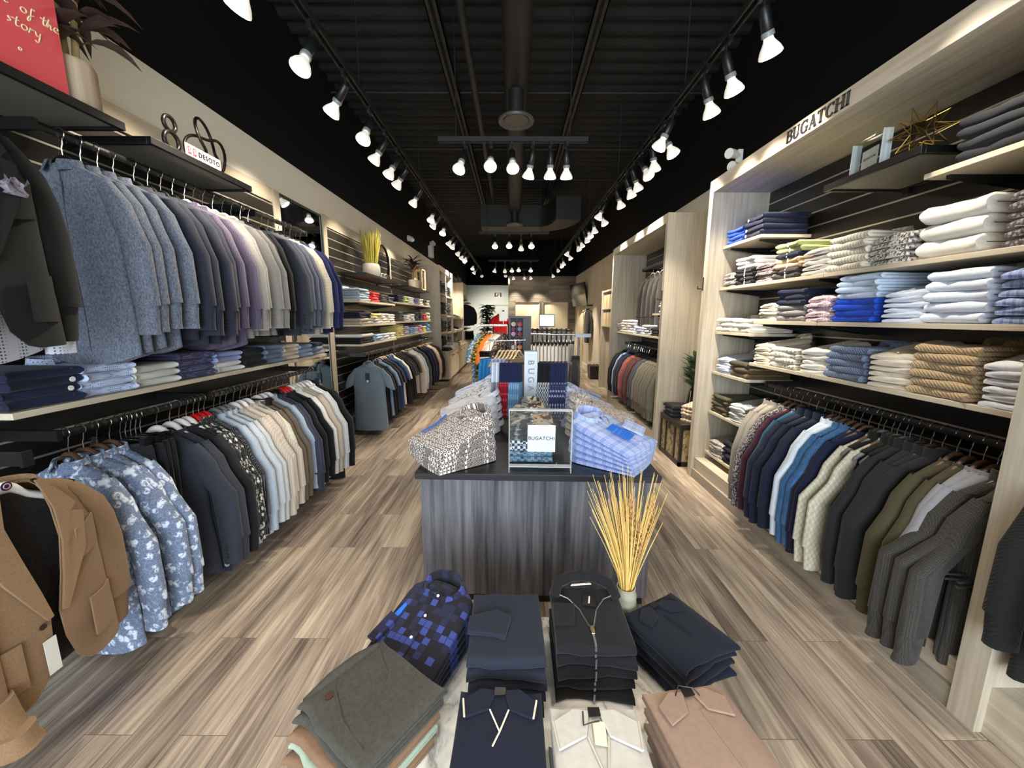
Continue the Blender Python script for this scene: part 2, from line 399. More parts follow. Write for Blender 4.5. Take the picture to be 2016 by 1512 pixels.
def sleeve_mb(side, seed, long=True, rx=.054, ry=.042, end=-.77, out=.25, tilt=0.0, sway=0.0, n=16):
    if long:
        path = [(.150, -.150, .6, .7), (.172, -.178, .85, .85), (.200, -.225, 1.0, 1.0), (.222, -.30, 1.05, 1.05), (out - .01, -.42, 1.0, 1.0), (out, (end - .42) * .55 , .93, .95), (out - .002, end * .82, .86, .88), (out - .008, end + .03, .78, .8), (out - .009, end, .80, .8)]
    else:
        path = [(.150, -.150, .6, .7), (.172, -.178, .9, .85), (.215, -.225, 1.05, 1.0), (.245, -.30, 1.1, 1.0), (.262, -.37, 1.12, 1.0), (.265, -.385, 1.12, 1.0)]
    rs = []
    for i, (x, z, kx, ky) in enumerate(path):
        t = i / (len(path) - 1)
        r = ell(0, sway * t * t, z, rx * kx, ry * ky, n, seed + 4, 0.10 if i > 1 else 0.02, tilt=(-.03 if not long and i > 2 else (-.02 if 0 < i < 4 else 0)))
        rs.append([(side * (x + px), py, pz) for px, py, pz in r])
    m = MB(); m.rings(rs, False, False)
    m.rings([rs[-1], [(side * (path[-1][0]) + (p[0] - side * path[-1][0]) * .85, p[1] * .85 + sway * .15, p[2] + .01) for p in rs[-1]], [(side * path[-1][0] + (p[0] - side * path[-1][0]) * .8, p[1] * .8 + sway * .2, p[2] + .06) for p in rs[-1]]], False, True)
    return m
def collar_mb(a=.062, b=.046, hs=.032, flap=.034, pt=.045, gap=.25, n=26, rise=.0):
    """shirt collar: a standing band and a turned-down leaf with two points, opening towards -y"""
    m = MB(); rows = [[], [], [], []]
    for j in range(n + 1):
        th = gap + (2 * math.pi - 2 * gap) * j / n; e = abs(j / n - .5) * 2; pe = max(0, (e - .62) / .38)
        dx, dy = math.sin(th), -math.cos(th); back = (1 + math.cos(th - math.pi)) / 2
        h = hs * (0.75 + .35 * back) + rise * back
        rows[0].append((a * dx, b * dy, 0)); rows[1].append((a * 1.0 * dx, b * dy, h))
        rows[2].append((a * 1.10 * dx, b * 1.12 * dy, h * 1.02)); q = 1.22 + .28 * pe
        rows[3].append((a * q * dx, b * q * dy - .012 * pe, h - flap - pt * pe * .35))
    th_ = .0022
    def off(r, k): return [(x * (1 - k * .035), y * (1 - k * .05), z) for x, y, z in r]
    m.rings([off(rows[0], 1), off(rows[1], 1), rows[1], rows[2], rows[3], [(x * .97, y * .96, z + .001) for x, y, z in rows[3]], [(x * .97, y * .97, z - .002) for x, y, z in rows[2]], rows[0]], False, False, closed=False)
    return m
def strip_on_front(L, seed, z0, d=.05, w=.016):
    m = MB(); rs = []
    for i in range(9):
        z = z0 + (-L + .02 - z0) * i / 8
        dd = (.042 + (d - .042) * min(1, (-.12 - z) / .2 if z < -.12 else 0)) * (1 + .16 * wob(-math.pi / 2, z, seed) if z < -.28 else 1.02) + .004
        rs.append([(-w, -dd, z), (w, -dd - .001, z), (w, -dd + .006, z), (-w, -dd + .006, z)])
    m.rings(rs); return m
def lapel_mb():
    m = MB()
    for s in (-1, 1):
        pts = [(.028, -.115), (.05, -.10), (.095, -.19), (.082, -.215), (.10, -.225), (.012, -.46), (.004, -.45)]
        m.rings([[(s * x, -.046 - .022 * min(1, (-z - .1) * 3.2), z) for x, z in pts], [(s * x * .98, -.056 - .024 * min(1, (-z - .1) * 3.2), z) for x, z in pts]])
    return m
def tri(v, a, b): return v[0] * a + v[1] * b
_gm = {}
_rn = random.Random(7)
def gmesh(key, build):
    if key not in _gm: _gm[key] = build().mesh(key.split('/')[-1].split('-')[0], M_WHITE, 50)
    return _gm[key]
def button_row(pts, r=.006, axis=1):
    m = MB()
    for p in pts:
        q = [(r * math.cos(t * math.pi / 4), r * math.sin(t * math.pi / 4)) for t in range(8)]
        if axis == 1: m.rings([[(p[0] + a, p[1], p[2] + b) for a, b in q], [(p[0] + a, p[1] - .003, p[2] + b) for a, b in q]])
        elif axis == 0: m.rings([[(p[0], p[1] + a, p[2] + b) for a, b in q], [(p[0] + .003, p[1] + a, p[2] + b) for a, b in q]])
        else: m.rings([[(p[0] + a, p[1] + b, p[2]) for a, b in q], [(p[0] + a, p[1] + b, p[2] + .003) for a, b in q]])
    return m
def garment(kind, mat, x, y, z, label, cat, rz=0.0, group=None, T=1.0, v=0, accent=None, side=1, name=None, length=None, btn=None, sway=0.0, zs=1.0, out=.275):
    """hang a garment whose hanger hook sits at (x,y,z); shoulders run along local x, front faces local -y; side=+1 puts the aisle sleeve on +x"""
    spec = {'blazer': (.85, .215, .052, .02, 0), 'shirt': (.88, .21, .046, 0, .045), 'sweater': (.78, .215, .050, -.03, 0), 'tee': (.80, .215, .046, 0, 0), 'polo': (.82, .215, .046, 0, 0),
            'vest': (.76, .20, .056, -.02, 0), 'jacket': (.80, .22, .056, -.02, 0), 'coat': (1.0, .225, .055, .04, 0)}[kind]
    L, hw, d, fl, tail = spec
    if length: L = length
    seed = v * 1.7 + 0.3
    t = thing(name or {'shirt': 'dress_shirt', 'tee': 't_shirt', 'polo': 'polo_shirt', 'vest': 'quilted_vest', 'coat': 'overcoat', 'jacket': 'zip_jacket'}.get(kind, kind), label, cat, (x, y, z - .028), rz, group, (1, T, zs * _rn.uniform(.975, 1.02)))
    link('body', gmesh('%s-%d-%.2f/body' % (kind, v % 3, L), lambda: torso_mb(L, seed, hw, d, fl, tail, vest=kind == 'vest')), t, mat)
    for s in (1, -1):
        if kind == 'vest': break
        lg = kind not in ('tee', 'polo'); en = {'blazer': -.80, 'shirt': -.79, 'sweater': -.78, 'jacket': -.80, 'coat': -.84}.get(kind, 0)
        rx = {'blazer': .060, 'jacket': .062, 'sweater': .058}.get(kind, .054); sw = sway if s == side else 0
        link('sleeve', gmesh('%s-%d-%d-%.2f-%.2f/sleeve' % (kind, v % 3, s, sw, out if s == side else 0), lambda: sleeve_mb(s, seed, lg, rx, .044, en, out if s == side else .25, sway=sw)), t, mat)
    if kind in ('shirt', 'polo'):
        link('collar', gmesh('sh/collar', lambda: collar_mb()), t, mat, loc=(0, 0, -.108))
        link('placket', gmesh('%s-%d/placket' % (kind, v % 3), lambda: strip_on_front(L if kind == 'shirt' else .34, seed, -.115, d)), t, mat)
    elif kind == 'blazer':
        link('lapel', gmesh('bl/lapel', lapel_mb), t, mat)
        link('collar', gmesh('bl/collar', lambda: collar_mb(.066, .05, .024, .03, 0, .55)), t, mat, loc=(0, 0, -.112))
        link('cuff_buttons', gmesh('bl%d/cuff_buttons' % side, lambda: button_row([(side * .285, -.036, -.70 - i * .02) for i in range(4)], .0065, 1)), t, btn or M_DKBUTTON)
    elif kind in ('sweater', 'jacket', 'tee', 'coat', 'vest'):
        link('neckband', gmesh('kn/neckband', lambda: MB().rings([ell(0, 0, -.112, .066, .044, 24), ell(0, 0, -.085, .058, .042, 24), ell(0, 0, -.085, .052, .036, 24), ell(0, 0, -.112, .058, .038, 24)], False, False)) if kind in ('tee', 'sweater') else
             gmesh('kn2/collar_stand', lambda: MB().rings([ell(0, 0, -.115, .07, .05, 24), ell(0, 0, -.06, .066, .05, 24), ell(0, 0, -.06, .058, .042, 24), ell(0, 0, -.115, .062, .042, 24)], False, False)), t, mat)
        if kind == 'jacket':
            link('zip', gmesh('jk%d/zip' % (v % 3), lambda: strip_on_front(L, seed, -.07, d, .005)), t, accent or M_BLACKM)
            link('pocket_zip', gmesh('jk%d/pocket_zip' % side, lambda: MB().box((side * .20, -.062, -.435), (side * .275, -.05, -.427)).box((side * .20, -.062, -.455), (side * .275, -.05, -.447))), t, accent or M_STEEL)
    return t

def hanger(style, x, y, z, label, rz=0.0, group=None):
    """hook round a rail whose centre is (x,y,z), and a shoulder bar below"""
    mat = {'white': M_WHITEPL, 'black': M_BLACKPL, 'red': M_REDPL, 'wood': M_HWOOD, 'beech': M_LWOOD, 'grey': M_GREYPL, 'clip': M_BLACKPL}[style]
    t = thing('hanger', label, 'hanger', (x, y, z), rz, group)
    def hook():
        pts = [(0, 0, -.100), (0, 0, -.058), (.006, 0, -.044)]
        for k in range(11):
            a = R_(-62 + k * 24); pts.append((.0215 * math.cos(a), 0, .0215 * math.sin(a) - .002))
        return MB().tube(pts, .0021, 6)
    link('hook', gmesh('hg/hook', hook), t, M_CHROME)
    def bar():
        m = MB(); rs = []
        th = {'white': .017, 'red': .014, 'wood': .011, 'beech': .011, 'grey': .012, 'black': .013, 'clip': .007}[style]
        up = {'white': .036, 'black': .03, 'red': .03}.get(style, .012)
        topz = [(0, -.084), (.03, -.088), (.06, -.130), (.12, -.166), (.16, -.192), (.195, -.222)]
        hh0 = {'white': .030, 'black': .030, 'red': .026, 'grey': .022}.get(style, .016)
        for i in range(21):
            x = -.195 + .0195 * i; ax = abs(x)
            if style == 'clip': zt, hh, xx = -.098, .010, x * .87
            else:
                for (x0, z0), (x1, z1) in zip(topz, topz[1:]):
                    if x0 <= ax <= x1 + 1e-6: zt = z0 + (z1 - z0) * (ax - x0) / (x1 - x0)
                hh, xx = hh0 * (1 if ax > .05 else 1.25), x
            tt = th * (1 if ax < .17 else .7)
            rs.append([(xx, tt * math.cos(2 * math.pi * j / 10), zt - hh * (.5 - .5 * math.sin(2 * math.pi * j / 10))) for j in range(10)])
        m.rings(rs)
        if style == 'clip':
            for s in (-1, 1): m.box((s * .13 - .016, -.012, -.145), (s * .13 + .016, .012, -.09))
        return m
    link('shoulder_bar', gmesh('hg_%s/shoulder_bar' % style, bar), t, mat)
    return t

# ------------------------------------------------------------------ folded clothes
def folded_mb(w, d, h, seed, gap=True):
    rnd = random.Random(seed); t = h / 2; g = h * .06; yb, yf = d / 2, -d / 2 + t * .9
    def prof(k, kx):
        P = []
        for i in range(5): P.append((yb + (yf - yb) * i / 4, h))
        for i in range(1, 8):
            a = R_(90 + 180 * i / 8); P.append((yf + t * .9 * math.cos(a), t + t * math.sin(a)))
        for i in range(5): P.append((yf + (yb - yf) * i / 4, 0))
        P += [(yb, t - g), (yf + .01, t - g * .6), (yf + .01, t + g * .6), (yb, t + g)]
        return P
    xs = [-1, -.985, -.94, -.7, -.35, 0, .35, .7, .94, .985, 1]; rs = []
    a1, a2, a3 = rnd.uniform(0, 6), rnd.uniform(0, 6), rnd.uniform(0, 6)
    for x in xs:
        e = max(0, (abs(x) - .9) / .1); kz = 1 - .45 * e * e; r = []
        for (yy, zz) in prof(0, 0):
            top = zz / h
            nz = (.05 * math.sin(3.1 * x + a1 + 9 * yy) + .04 * math.sin(6 * x + a2 - 14 * yy)) * h * top
            ny = .006 * math.sin(2.4 * x + a3) + .003 * math.sin(7 * x + a1)
            r.append((x * w / 2 - .004 * math.sin(8 * yy + a2) * (abs(x) > .9), yy + ny * (yy < 0) - .012 * e * (1 if yy < 0 else -1), t + (zz - t) * kz + nz))
        rs.append(r)
    return MB().rings(rs)
def board_mb(w, l, hf, hb, seed):
    """a folded dress shirt lying flat: hem at -y (thickness hf), collar end at +y (thickness hb), shoulders cut in towards the collar"""
    rnd = random.Random(seed); a1, a2 = rnd.uniform(0, 6), rnd.uniform(0, 6); n = 11; rs = []
    vs = [0, .008, .04, .2, .4, .6, .78, .88, .95, 1.0]
    for v in vs:
        hw = w / 2 * (1 if v < .86 else 1 - .42 * ((v - .86) / .14) ** 1.3); h = (hf + (hb - hf) * v) * (.55 if v == 0 else (.85 if v < .03 else 1)) * (.6 if v == 1 else 1)
        y = -l / 2 + l * v; top = []; bot = []
        for i in range(n):
            u = -1 + 2 * i / (n - 1); uu = math.copysign(abs(u) ** .8, u); e = abs(u) ** 5
            nz = .05 * h * math.sin(3 * u + a1 + 6 * v) + .07 * h * math.sin(7 * u - 9 * v + a2) + .004 * math.sin(9 * v + 2 * u + a1)
            yy = y + .006 * math.sin(3 * u + a2) * (v < .1)
            top.append((uu * hw, yy, h * (1 - .42 * e) + nz * (1 - e))); bot.append((uu * hw, yy, h * .10 * e))
        rs.append(top + bot[::-1])
    return MB().rings(rs)
_fm = {}
def fmesh(key, build, nm):
    if key not in _fm: _fm[key] = build().mesh(nm, M_WHITE, 50)
    return _fm[key]
POS = ['topmost', 'second from top', 'third from top', 'fourth from top', 'fifth from top', 'sixth from top', 'seventh from top', 'eighth from top']
def pos_word(i, n):
    k = n - 1 - i
    return 'only' if n == 1 else 'bottom' if i == 0 and n > 1 else POS[k]
def stack(name, mats, n, x, y, z, w, d, h, rz, desc, place, cat, group, collar=False, style='fold', fan=0.0, jit=.006, tag_col=None, skew=0.0, descs=None, zip_=None, dots=0, hb=None):
    """n folded garments lying on each other; mats and descs run from the bottom up; returns the list"""
    out = []; zz = z
    for i in range(n):
        m = mats[i % len(mats)] if len(mats) < n else mats[i]
        ds = desc if not descs else (descs[i] if len(descs) == n else descs[i % len(descs)])
        same = n
        dx, dy, dr = _rn.uniform(-jit, jit), _rn.uniform(-jit, jit) + fan * (n - 1 - i), _rn.uniform(-1, 1) * jit * 3 + skew * (i - (n - 1) / 2)
        ca, sa = math.cos(rz), math.sin(rz)
        lab = '%s %s %s' % (pos_word(i, n), ds, place)
        t = thing(name, lab, cat, (x + dx * ca - (-dy) * sa, y + dx * sa + (-dy) * ca, zz), rz + dr, group)
        if style == 'fold':
            link('cloth', fmesh('f%.3f_%.3f_%.3f_%d' % (w, d, h, i % 3), lambda: folded_mb(w, d, h, i % 3), 'cloth'), t, m)
            zz += h * .985
            topz = h
        else:
            hbk = hb or h * 1.6; tl = (hbk - h) / d
            link('cloth', fmesh('b%.3f_%.3f_%.3f_%.3f_%d' % (w, d, h, hbk, i % 3), lambda: board_mb(w, d, h, hbk, i % 3), 'cloth'), t, m)
            t.rotation_euler = (math.atan(tl * i) , 0, t.rotation_euler[2])
            t.rotation_mode = 'XYZ'
            # keep the hem edge resting on the one below
            q = Vector((0, -d / 2 * (1 - math.cos(math.atan(tl * i))), d / 2 * math.sin(math.atan(tl * i))))
            q.rotate(Matrix.Rotation(rz, 4, 'Z').to_3x3().to_euler())
            t.location = (t.location.x + q.x, t.location.y + q.y, z + i * h * .99 + q.z)
            topz = hbk
        if (collar == 'all' or (collar and i == n - 1)) and style == 'board':
            link('collar', fmesh('col%.3f' % w, lambda: collar_mb(w * .27, w * .185, .034, .032, .05, .22, rise=.004), 'collar'), t, m, loc=(0, d / 2 - w * .10, topz * .62))
        if collar and style == 'fold' and i == n - 1:
            link('collar', fmesh('colf%.3f' % w, lambda: collar_mb(w * .29, w * .17, .034, .032, .05, .26), 'collar'), t, m, loc=(0, d * .30, topz * .90))
        if style == 'board' and i == n - 1:
            link('placket', fmesh('plk%.3f' % d, lambda: MB().slab(lambda u, v: ((u - .5) * .03, -d / 2 + .01 + v * (d * .80), h + .003 + (hbk - h) * (v * .8) + .004 * math.sin(9 * v * .8)), 2, 8, .003), 'placket'), t, m)
            for k in range(4): link('button', fmesh('btn', lambda: button_row([(0, 0, 0)], .0055, 2), 'button'), t, M_BUTTON, loc=(0, -d / 2 + .03 + .085 * k, h + .006 + (hbk - h) * (.03 + .085 * k) / d))
        if dots:
            link('button', fmesh('fb', lambda: button_row([(0, 0, 0)], .011, 1), 'button'), t, M_WHITEPL, loc=(w * dots, -d / 2 - .001, h * .5))
        if zip_:
            link('zip', fmesh('zip%.3f%.3f' % (d, h), lambda: MB().box((-.003, -d / 2 - .003, h * .1), (.003, -d / 2 + .002, h * .92)), 'zip'), t, zip_)
        out.append(t)
    return out
# ------------------------------------------------------------------ the room
XL, XR, YF, YB, ZC = -2.20, 2.30, -2.8, 19.0, 4.35
struct('floor', B(((XL - .1, YF, -.05), (XR + .1, YB + .1, 0))), M_FLOOR)
m = MB(); m.box((XL - .1, YF, 0), (XL, YB, 3.03), 0); m.box((XL - .1, YF, 3.03), (XL, YB, ZC), 1); struct('wall_left', m, [M_CREAM, M_BLACKP])
m = MB(); m.box((XR, YF, 0), (XR + .1, 7.05, 3.04), 0); m.box((XR, YF, 3.04), (XR + .1, YB, ZC), 1); m.box((XR, 7.05, 0), (XR + .1, 14.8, 3.04), 2)
m.box((XR, 14.8, 0), (XR + .1, YB, 3.04), 1); struct('wall_right', m, [M_CREAM, M_BLACKP, M_VENEER])
# corrugated ceiling deck, ribs across the shop
m = MB(); ys = []; y = YF; k = 0
while y < YB:
    ys += [(y, ZC - .04), (y + .05, ZC), (y + .10, ZC), (y + .15, ZC - .04)]; y += .2
m.rings([[(XL - .1, yy, zz) for yy, zz in ys], [(XR + .1, yy, zz) for yy, zz in ys], [(XR + .1, yy, zz + .06) for yy, zz in ys], [(XL - .1, yy, zz + .06) for yy, zz in ys]], False, False, closed=False)
struct('ceiling', m, M_DECK, sharp=20)
m = MB(); m.box((XL, YF - .1, 0), (-2.0, YF, ZC)); m.box((2.0, YF - .1, 0), (XR, YF, ZC)); m.box((-2.0, YF - .1, 2.9), (2.0, YF, ZC)); m.box((-2.0, YF - .1, 0), (2.0, YF, .3))
struct('wall_front', m, M_BLACKP)
w1 = struct('window_1', B(((-2.0, YF - .06, .3), (-1.95, YF, 2.9)), ((1.95, YF - .06, .3), (2.0, YF, 2.9)), ((-1.95, YF - .06, .3), (1.95, YF, .36)), ((-1.95, YF - .06, 2.84), (1.95, YF, 2.9)), ((-.03, YF - .06, .36), (.03, YF, 2.84))), M_BLACKM)
obj('window_pane', B(((-1.95, YF - .04, .36), (1.95, YF - .034, 2.84))), M_ACRYL, w1)
# back of the shop
m = MB(); X0, X1, yb = -.19, XR, 14.8
m.box((X0, yb, 2.14), (X1, yb + .12, 3.04)); m.box((X0, yb, 0), (.04, yb + .12, 2.14)); m.box((1.0, yb, 0), (1.075, yb + .12, 2.14)); m.box((2.055, yb, 0), (X1, yb + .12, 2.14)); m.box((X0, yb + .12, 0), (X0 + .1, YB, 3.04))
struct('wall_back', m, back_planks())
struct('wall_back_soffit', B(((X0, yb, 3.04), (X1, YB, ZC))), M_BLACKP)
M_DOORC = plain('cream_door_paint', '#e6d9b8', 0.6)
for i, (a, b) in enumerate(((.04, 1.0), (1.075, 2.055))):
    d = struct('door_%d' % (i + 1), B(((a, yb + .03, .01), (b, yb + .075, 2.14))), M_DOORC)
    obj('door_frame', B(((a, yb - .02, 0), (a + .035, yb + .03, 2.14)), ((b - .035, yb - .02, 0), (b, yb + .03, 2.14)), ((a, yb - .02, 2.105), (b, yb + .03, 2.14))), wood('door_frame_wood', '#6d6353', '#988a74', 'Z'), d)
m = MB(); m.box((XL, YB, 0), (X0 + .1, YB + .1, 3.04), 0); m.box((XL, YB, 3.04), (XR, YB + .1, ZC), 1); struct('wall_back_corridor', m, [M_WHITE, M_BLACKP])
d3 = struct('door_3', B(((-1.22, YB - .03, 0), (-.27, YB, 2.08))), plain('white_door_paint', '#cdd6d2', 0.5))
obj('door_frame', B(((-1.28, YB - .05, 0), (-1.22, YB, 2.14)), ((-.27, YB - .05, 0), (-.21, YB, 2.14)), ((-1.22, YB - .05, 2.08), (-.27, YB, 2.14))), plain('grey_door_frame', '#aab2ae', 0.5), d3)
obj('door_closer', B(((-1.12, YB - .10, 1.93), (-.88, YB - .03, 2.02))), M_PIPE, d3)
sg = tag(obj('safety_sign', B(((-.92, YB - .025, 2.46), (-.54, YB - .003, 2.74))), M_WHITEPL), 'white pictogram sign above the white back door', 'sign')
obj('pictogram', B(((-.90, YB - .03, 2.50), (-.82, YB - .025, 2.70)), ((-.64, YB - .03, 2.50), (-.56, YB - .025, 2.70)), ((-.82, YB - .03, 2.66), (-.64, YB - .025, 2.70)), ((-.80, YB - .03, 2.50), (-.74, YB - .025, 2.58)), ((-.76, YB - .03, 2.57), (-.68, YB - .025, 2.63))), M_INK, sg)
for (xx, rz, nm) in ((XL + .015, 0, 'baseboard_left'),):
    struct(nm, B(((XL, 4.68, 0), (XL + .03, 9.3, .11))), wood('baseboard_grey', '#6f675c', '#8c8375', 'Y'))
struct('baseboard_right', B(((XR - .02, 7.6, 0), (XR, 14.8, .10))), M_CREAM)

# ceiling steel, pipes and ducts
for i, (xx, lab) in enumerate(((-.70, 'paired black angle-iron joist on the coat-rail side of the duct'), (.73, 'paired black angle-iron joist on the lettered-bay side of the duct'))):
    t = thing('ceiling_joist', lab, 'joist', (xx, 0, 4.12), group='steel joists along the ceiling')
    obj('chord', B(((-.055, YF, 0), (-.015, 12.5, .012)), ((-.055, YF, 0), (-.045, 12.5, .06))), M_PIPE, t)
    obj('chord', B(((.015, YF, 0), (.055, 12.5, .012)), ((.045, YF, 0), (.055, 12.5, .06))), M_PIPE, t)
    w = MB(); yy = YF
    while yy < 12: w.tube([(0, yy, .03), (0, yy + .35, .22)], .008, 5); w.tube([(0, yy + .35, .22), (0, yy + .7, .03)], .008, 5); yy += .7
    obj('web', w, M_DECK, t)
m = MB().tube([(-.43, YF, 3.98), (-.43, 9.0, 3.98)], .035, 12); tag(obj('sprinkler_pipe', m, M_PIPE), 'straight dark pipe along the ceiling beside the round duct', 'pipe')
m = MB().tube([(.02, YF, 3.86), (.02, 9.4, 3.86)], .125, 24)
tag(obj('air_duct', m, M_PIPE), 'dark round spiral duct running down the middle of the ceiling', 'duct')
for i, (yy, lab) in enumerate(((4.27, 'round black air diffuser under the duct, nearer one'), (8.7, 'round black air diffuser under the duct, farther one'))):
    t = thing('air_diffuser', lab, 'vent', (.02, yy, 3.46), group='round diffusers under the duct')
    obj('neck', MB().lathe([(.075, .06), (.075, .28)], 20, caps=(False, False)), M_PIPE, t)
    obj('rim', MB().lathe([(.125, .06), (.18, .02), (.175, 0), (.15, .005), (.085, .06)], 28, caps=(False, False)), plain('diffuser_rim', '#4a4844', 0.45), t)
    obj('disc', MB().lathe([(.0, .012), (.115, .012), (.12, .02), (0, .03)], 28), plain('diffuser_disc', '#5a5247', 0.6), t)
m = MB().box((-.72, 9.0, 3.5), (.55, 9.5, 3.95))
pts = [(.55 + .55 * math.sin(R_(a)), 9.25 - .9 + .9 * math.cos(R_(a)), 3.5) for a in range(0, 91, 15)]
m.rings([[(x - .25 * math.sin(R_(a)) * 1, y - .25 * math.cos(R_(a)), 3.5), (x + .25 * math.sin(R_(a)), y + .25 * math.cos(R_(a)), 3.5), (x + .25 * math.sin(R_(a)), y + .25 * math.cos(R_(a)), 3.95), (x - .25 * math.sin(R_(a)), y - .25 * math.cos(R_(a)), 3.95)] for (x, y, z), a in zip(pts, range(0, 91, 15))])
tag(obj('supply_duct', m, M_PIPE), 'dark rectangular duct with a curved elbow across the ceiling', 'duct')
for k, yy in enumerate((3.0, 5.2, 6.8, 8.2, 10.5)):
    tag(obj('conduit', MB().tube([(XL, yy, 4.2), (XR, yy, 4.2)], .014, 8), M_PIPE), 'thin dark conduit crossing the ceiling, %s from the front' % ORD[k], 'conduit', 'conduits across the ceiling')

# track lights
def aim_rot(d): return Vector(d).to_track_quat('-Z', 'Y').to_euler()
def lamp_head_mesh(k):
    if k == 'housing': return MB().lathe([(.0, .005), (.026, .005), (.030, 0), (.030, -.105), (.027, -.11), (0, -.11)], 18)
    if k == 'socket': return MB().lathe([(.0, -.11), (.031, -.11), (.033, -.115), (.033, -.135), (0, -.135)], 18)
    if k == 'bulb': return MB().lathe([(.0, -.135), (.024, -.136), (.026, -.15), (.034, -.165), (.050, -.19), (.060, -.215), (.060, -.224), (.056, -.226)], 22, caps=(True, False))
    return MB().lathe([(.056, -.226), (.045, -.232), (.02, -.236), (0.0005, -.237)], 22, caps=(False, True))
_li = [0]
def spotlight(x, y, z, d, label, group, power=1.0, cone=62):
    """track head hanging at (x,y,z) with its bulb pointing along d"""
    t = thing('track_spotlight', label, 'spotlight', (x, y, z), 0, group)
    link('adapter', gmesh('tl/adapter', lambda: MB().box((-.014, -.05, -.035), (.014, .05, 0)).tube([(0, 0, -.03), (0, 0, -.075)], .008, 8).lathe([(0, -.06), (.014, -.06), (.014, -.09), (0, -.09)], 10)), t, M_LAMP)
    r = aim_rot(d)
    for k, mt in (('housing', M_LAMP), ('socket', M_RING), ('bulb', M_BULB), ('lens', M_LENS)):
        link(k, gmesh('tl/' + k, lambda: lamp_head_mesh(k)), t, mt, loc=(0, 0, -.085), rot=r)
    if power:
        l = bpy.data.lights.new('spot', 'SPOT'); l.energy = LAMP_POWER * power; l.color = LAMP_COL; l.spot_size = R_(cone); l.spot_blend = .65; l.shadow_soft_size = .05
        o = bpy.data.objects.new('spot', l); C.objects.link(o); o.parent = t; dv = Vector(d).normalized(); o.location = Vector((0, 0, -.085)) + dv * .245; o.rotation_euler = r
    return t
def track(name, a, b, label, drops):
    a, b = Vector(a), Vector(b); t = thing('lighting_track', label, 'track', tuple(a)); v = b - a
    lat = Vector((v.y, -v.x, 0)).normalized() * .02; m = MB()
    for s in (-1, 1):
        o = lat * s; q = lat.normalized() * .006
        m.rings([[o - q, o + q, o + q + Vector((0, 0, .03)), o - q + Vector((0, 0, .03))], [v + o - q, v + o + q, v + o + q + Vector((0, 0, .03)), v + o - q + Vector((0, 0, .03))]])
    q = lat * 1.3
    m.rings([[-q + Vector((0, 0, .03)), q + Vector((0, 0, .03)), q + Vector((0, 0, .042)), -q + Vector((0, 0, .042))], [v - q + Vector((0, 0, .03)), v + q + Vector((0, 0, .03)), v + q + Vector((0, 0, .042)), v - q + Vector((0, 0, .042))]])
    obj('rail', m, M_PIPE, t)
    for f in drops: obj('suspension_rod', MB().tube([v * f + Vector((0, 0, .04)), v * f + Vector((0, 0, ZC - a.z - .02))], .005, 6), M_PIPE, t)
    return t
ZT = 3.27
track('l', (-1.21, YF + .3, ZT), (-1.21, 15.2, ZT), 'long black lighting track above the coat-rail wall', [i / 9 for i in range(1, 9)])
track('r', (1.33, YF + .3, ZT), (1.33, 15.2, ZT), 'long black lighting track above the lettered bay', [i / 9 for i in range(1, 9)])
def lampset(xt, ys, dirs, side, cmp):
    n = len(ys)
    for i, y in enumerate(ys):
        d = dirs[i % len(dirs)]
        if y > 14.5: d, pw = (-.15, 1.6, -1), 3.0
        elif y > 9 and i % 2: pw = 0
        else: pw = 1.0 if y < 9 else 2.8
        lab = '%s white reflector bulb from the front on the track above %s' % (ORD[i] if i < 14 else ('%s' % ['fifteenth', 'sixteenth', 'seventeenth', 'eighteenth', 'nineteenth', 'twentieth', 'twenty-first', 'twenty-second', 'twenty-third', 'twenty-fourth'][i - 14]), cmp)
        spotlight(xt, y, ZT, (side * d[0], d[1], d[2]), lab, 'spotlights on the two long tracks', pw)
lampset(-1.21, [2.12, 2.66, 3.12, 3.62, 4.02, 4.42, 4.74, 5.45, 6.35, 6.8, 7.3, 8.35, 8.7, 9.7, 10.3, 10.6, 11.0, 12.4, 13.6, 15.0], [(.75, .25, -1), (.25, -.45, -1), (.9, .35, -1), (.2, -.5, -1), (.7, .0, -1), (.5, -.3, -1), (.85, .3, -1)], -1, 'the coat rails')
lampset(1.33, [2.02, 2.40, 2.78, 3.06, 3.62, 3.84, 4.1, 4.45, 4.74, 5.0, 5.45, 6.05, 6.5, 6.95, 7.55, 7.85, 8.4, 8.8, 9.5, 10.2, 11.1, 11.8, 12.8, 14.4], [(.35, -.45, -1), (.5, .3, -1), (.45, .15, -1), (.45, .2, -1), (-.45, .2, -1), (.5, -.2, -1), (.2, .1, -1)], 1, 'the lettered bay')
for i, y in enumerate((-1.5, -.6, .3, 1.2)):
    for s, xt, nm in ((-1, -1.21, 'the coat rails'), (1, 1.33, 'the lettered bay')):
        spotlight(xt, y, ZT, (-s * (.55, .5, .6, .45)[i], (.45, .35, .25, .1)[i], -1), '%s white reflector bulb behind the viewpoint on the track above %s' % (ORD[i], nm), 'spotlights on the two long tracks', .4)
def cross(y, x0, x1, z, heads, nm, pw):
    track('c', (x0, y, z), (x1, y, z), 'short black cross track hung over the aisle, %s from the front' % nm, [.12, .88])
    for i, (hx, d) in enumerate(heads):
        spotlight(hx, y, z, d, '%s bulb from the coat-rail side on the %s cross track' % (ORD[i], nm), 'spotlights on the cross tracks', pw[i % len(pw)])
cross(4.05, -.72, .70, 3.19, [(-.47, (-.25, -.5, -1)), (-.22, (0, -.75, -1)), (-.02, (.05, -.6, -1)), (.18, (-.2, .35, -1)), (.35, (0, .2, -1)), (.50, (.05, .25, -1))], 'first', [.5, .22, .3, .6, .6, .6])
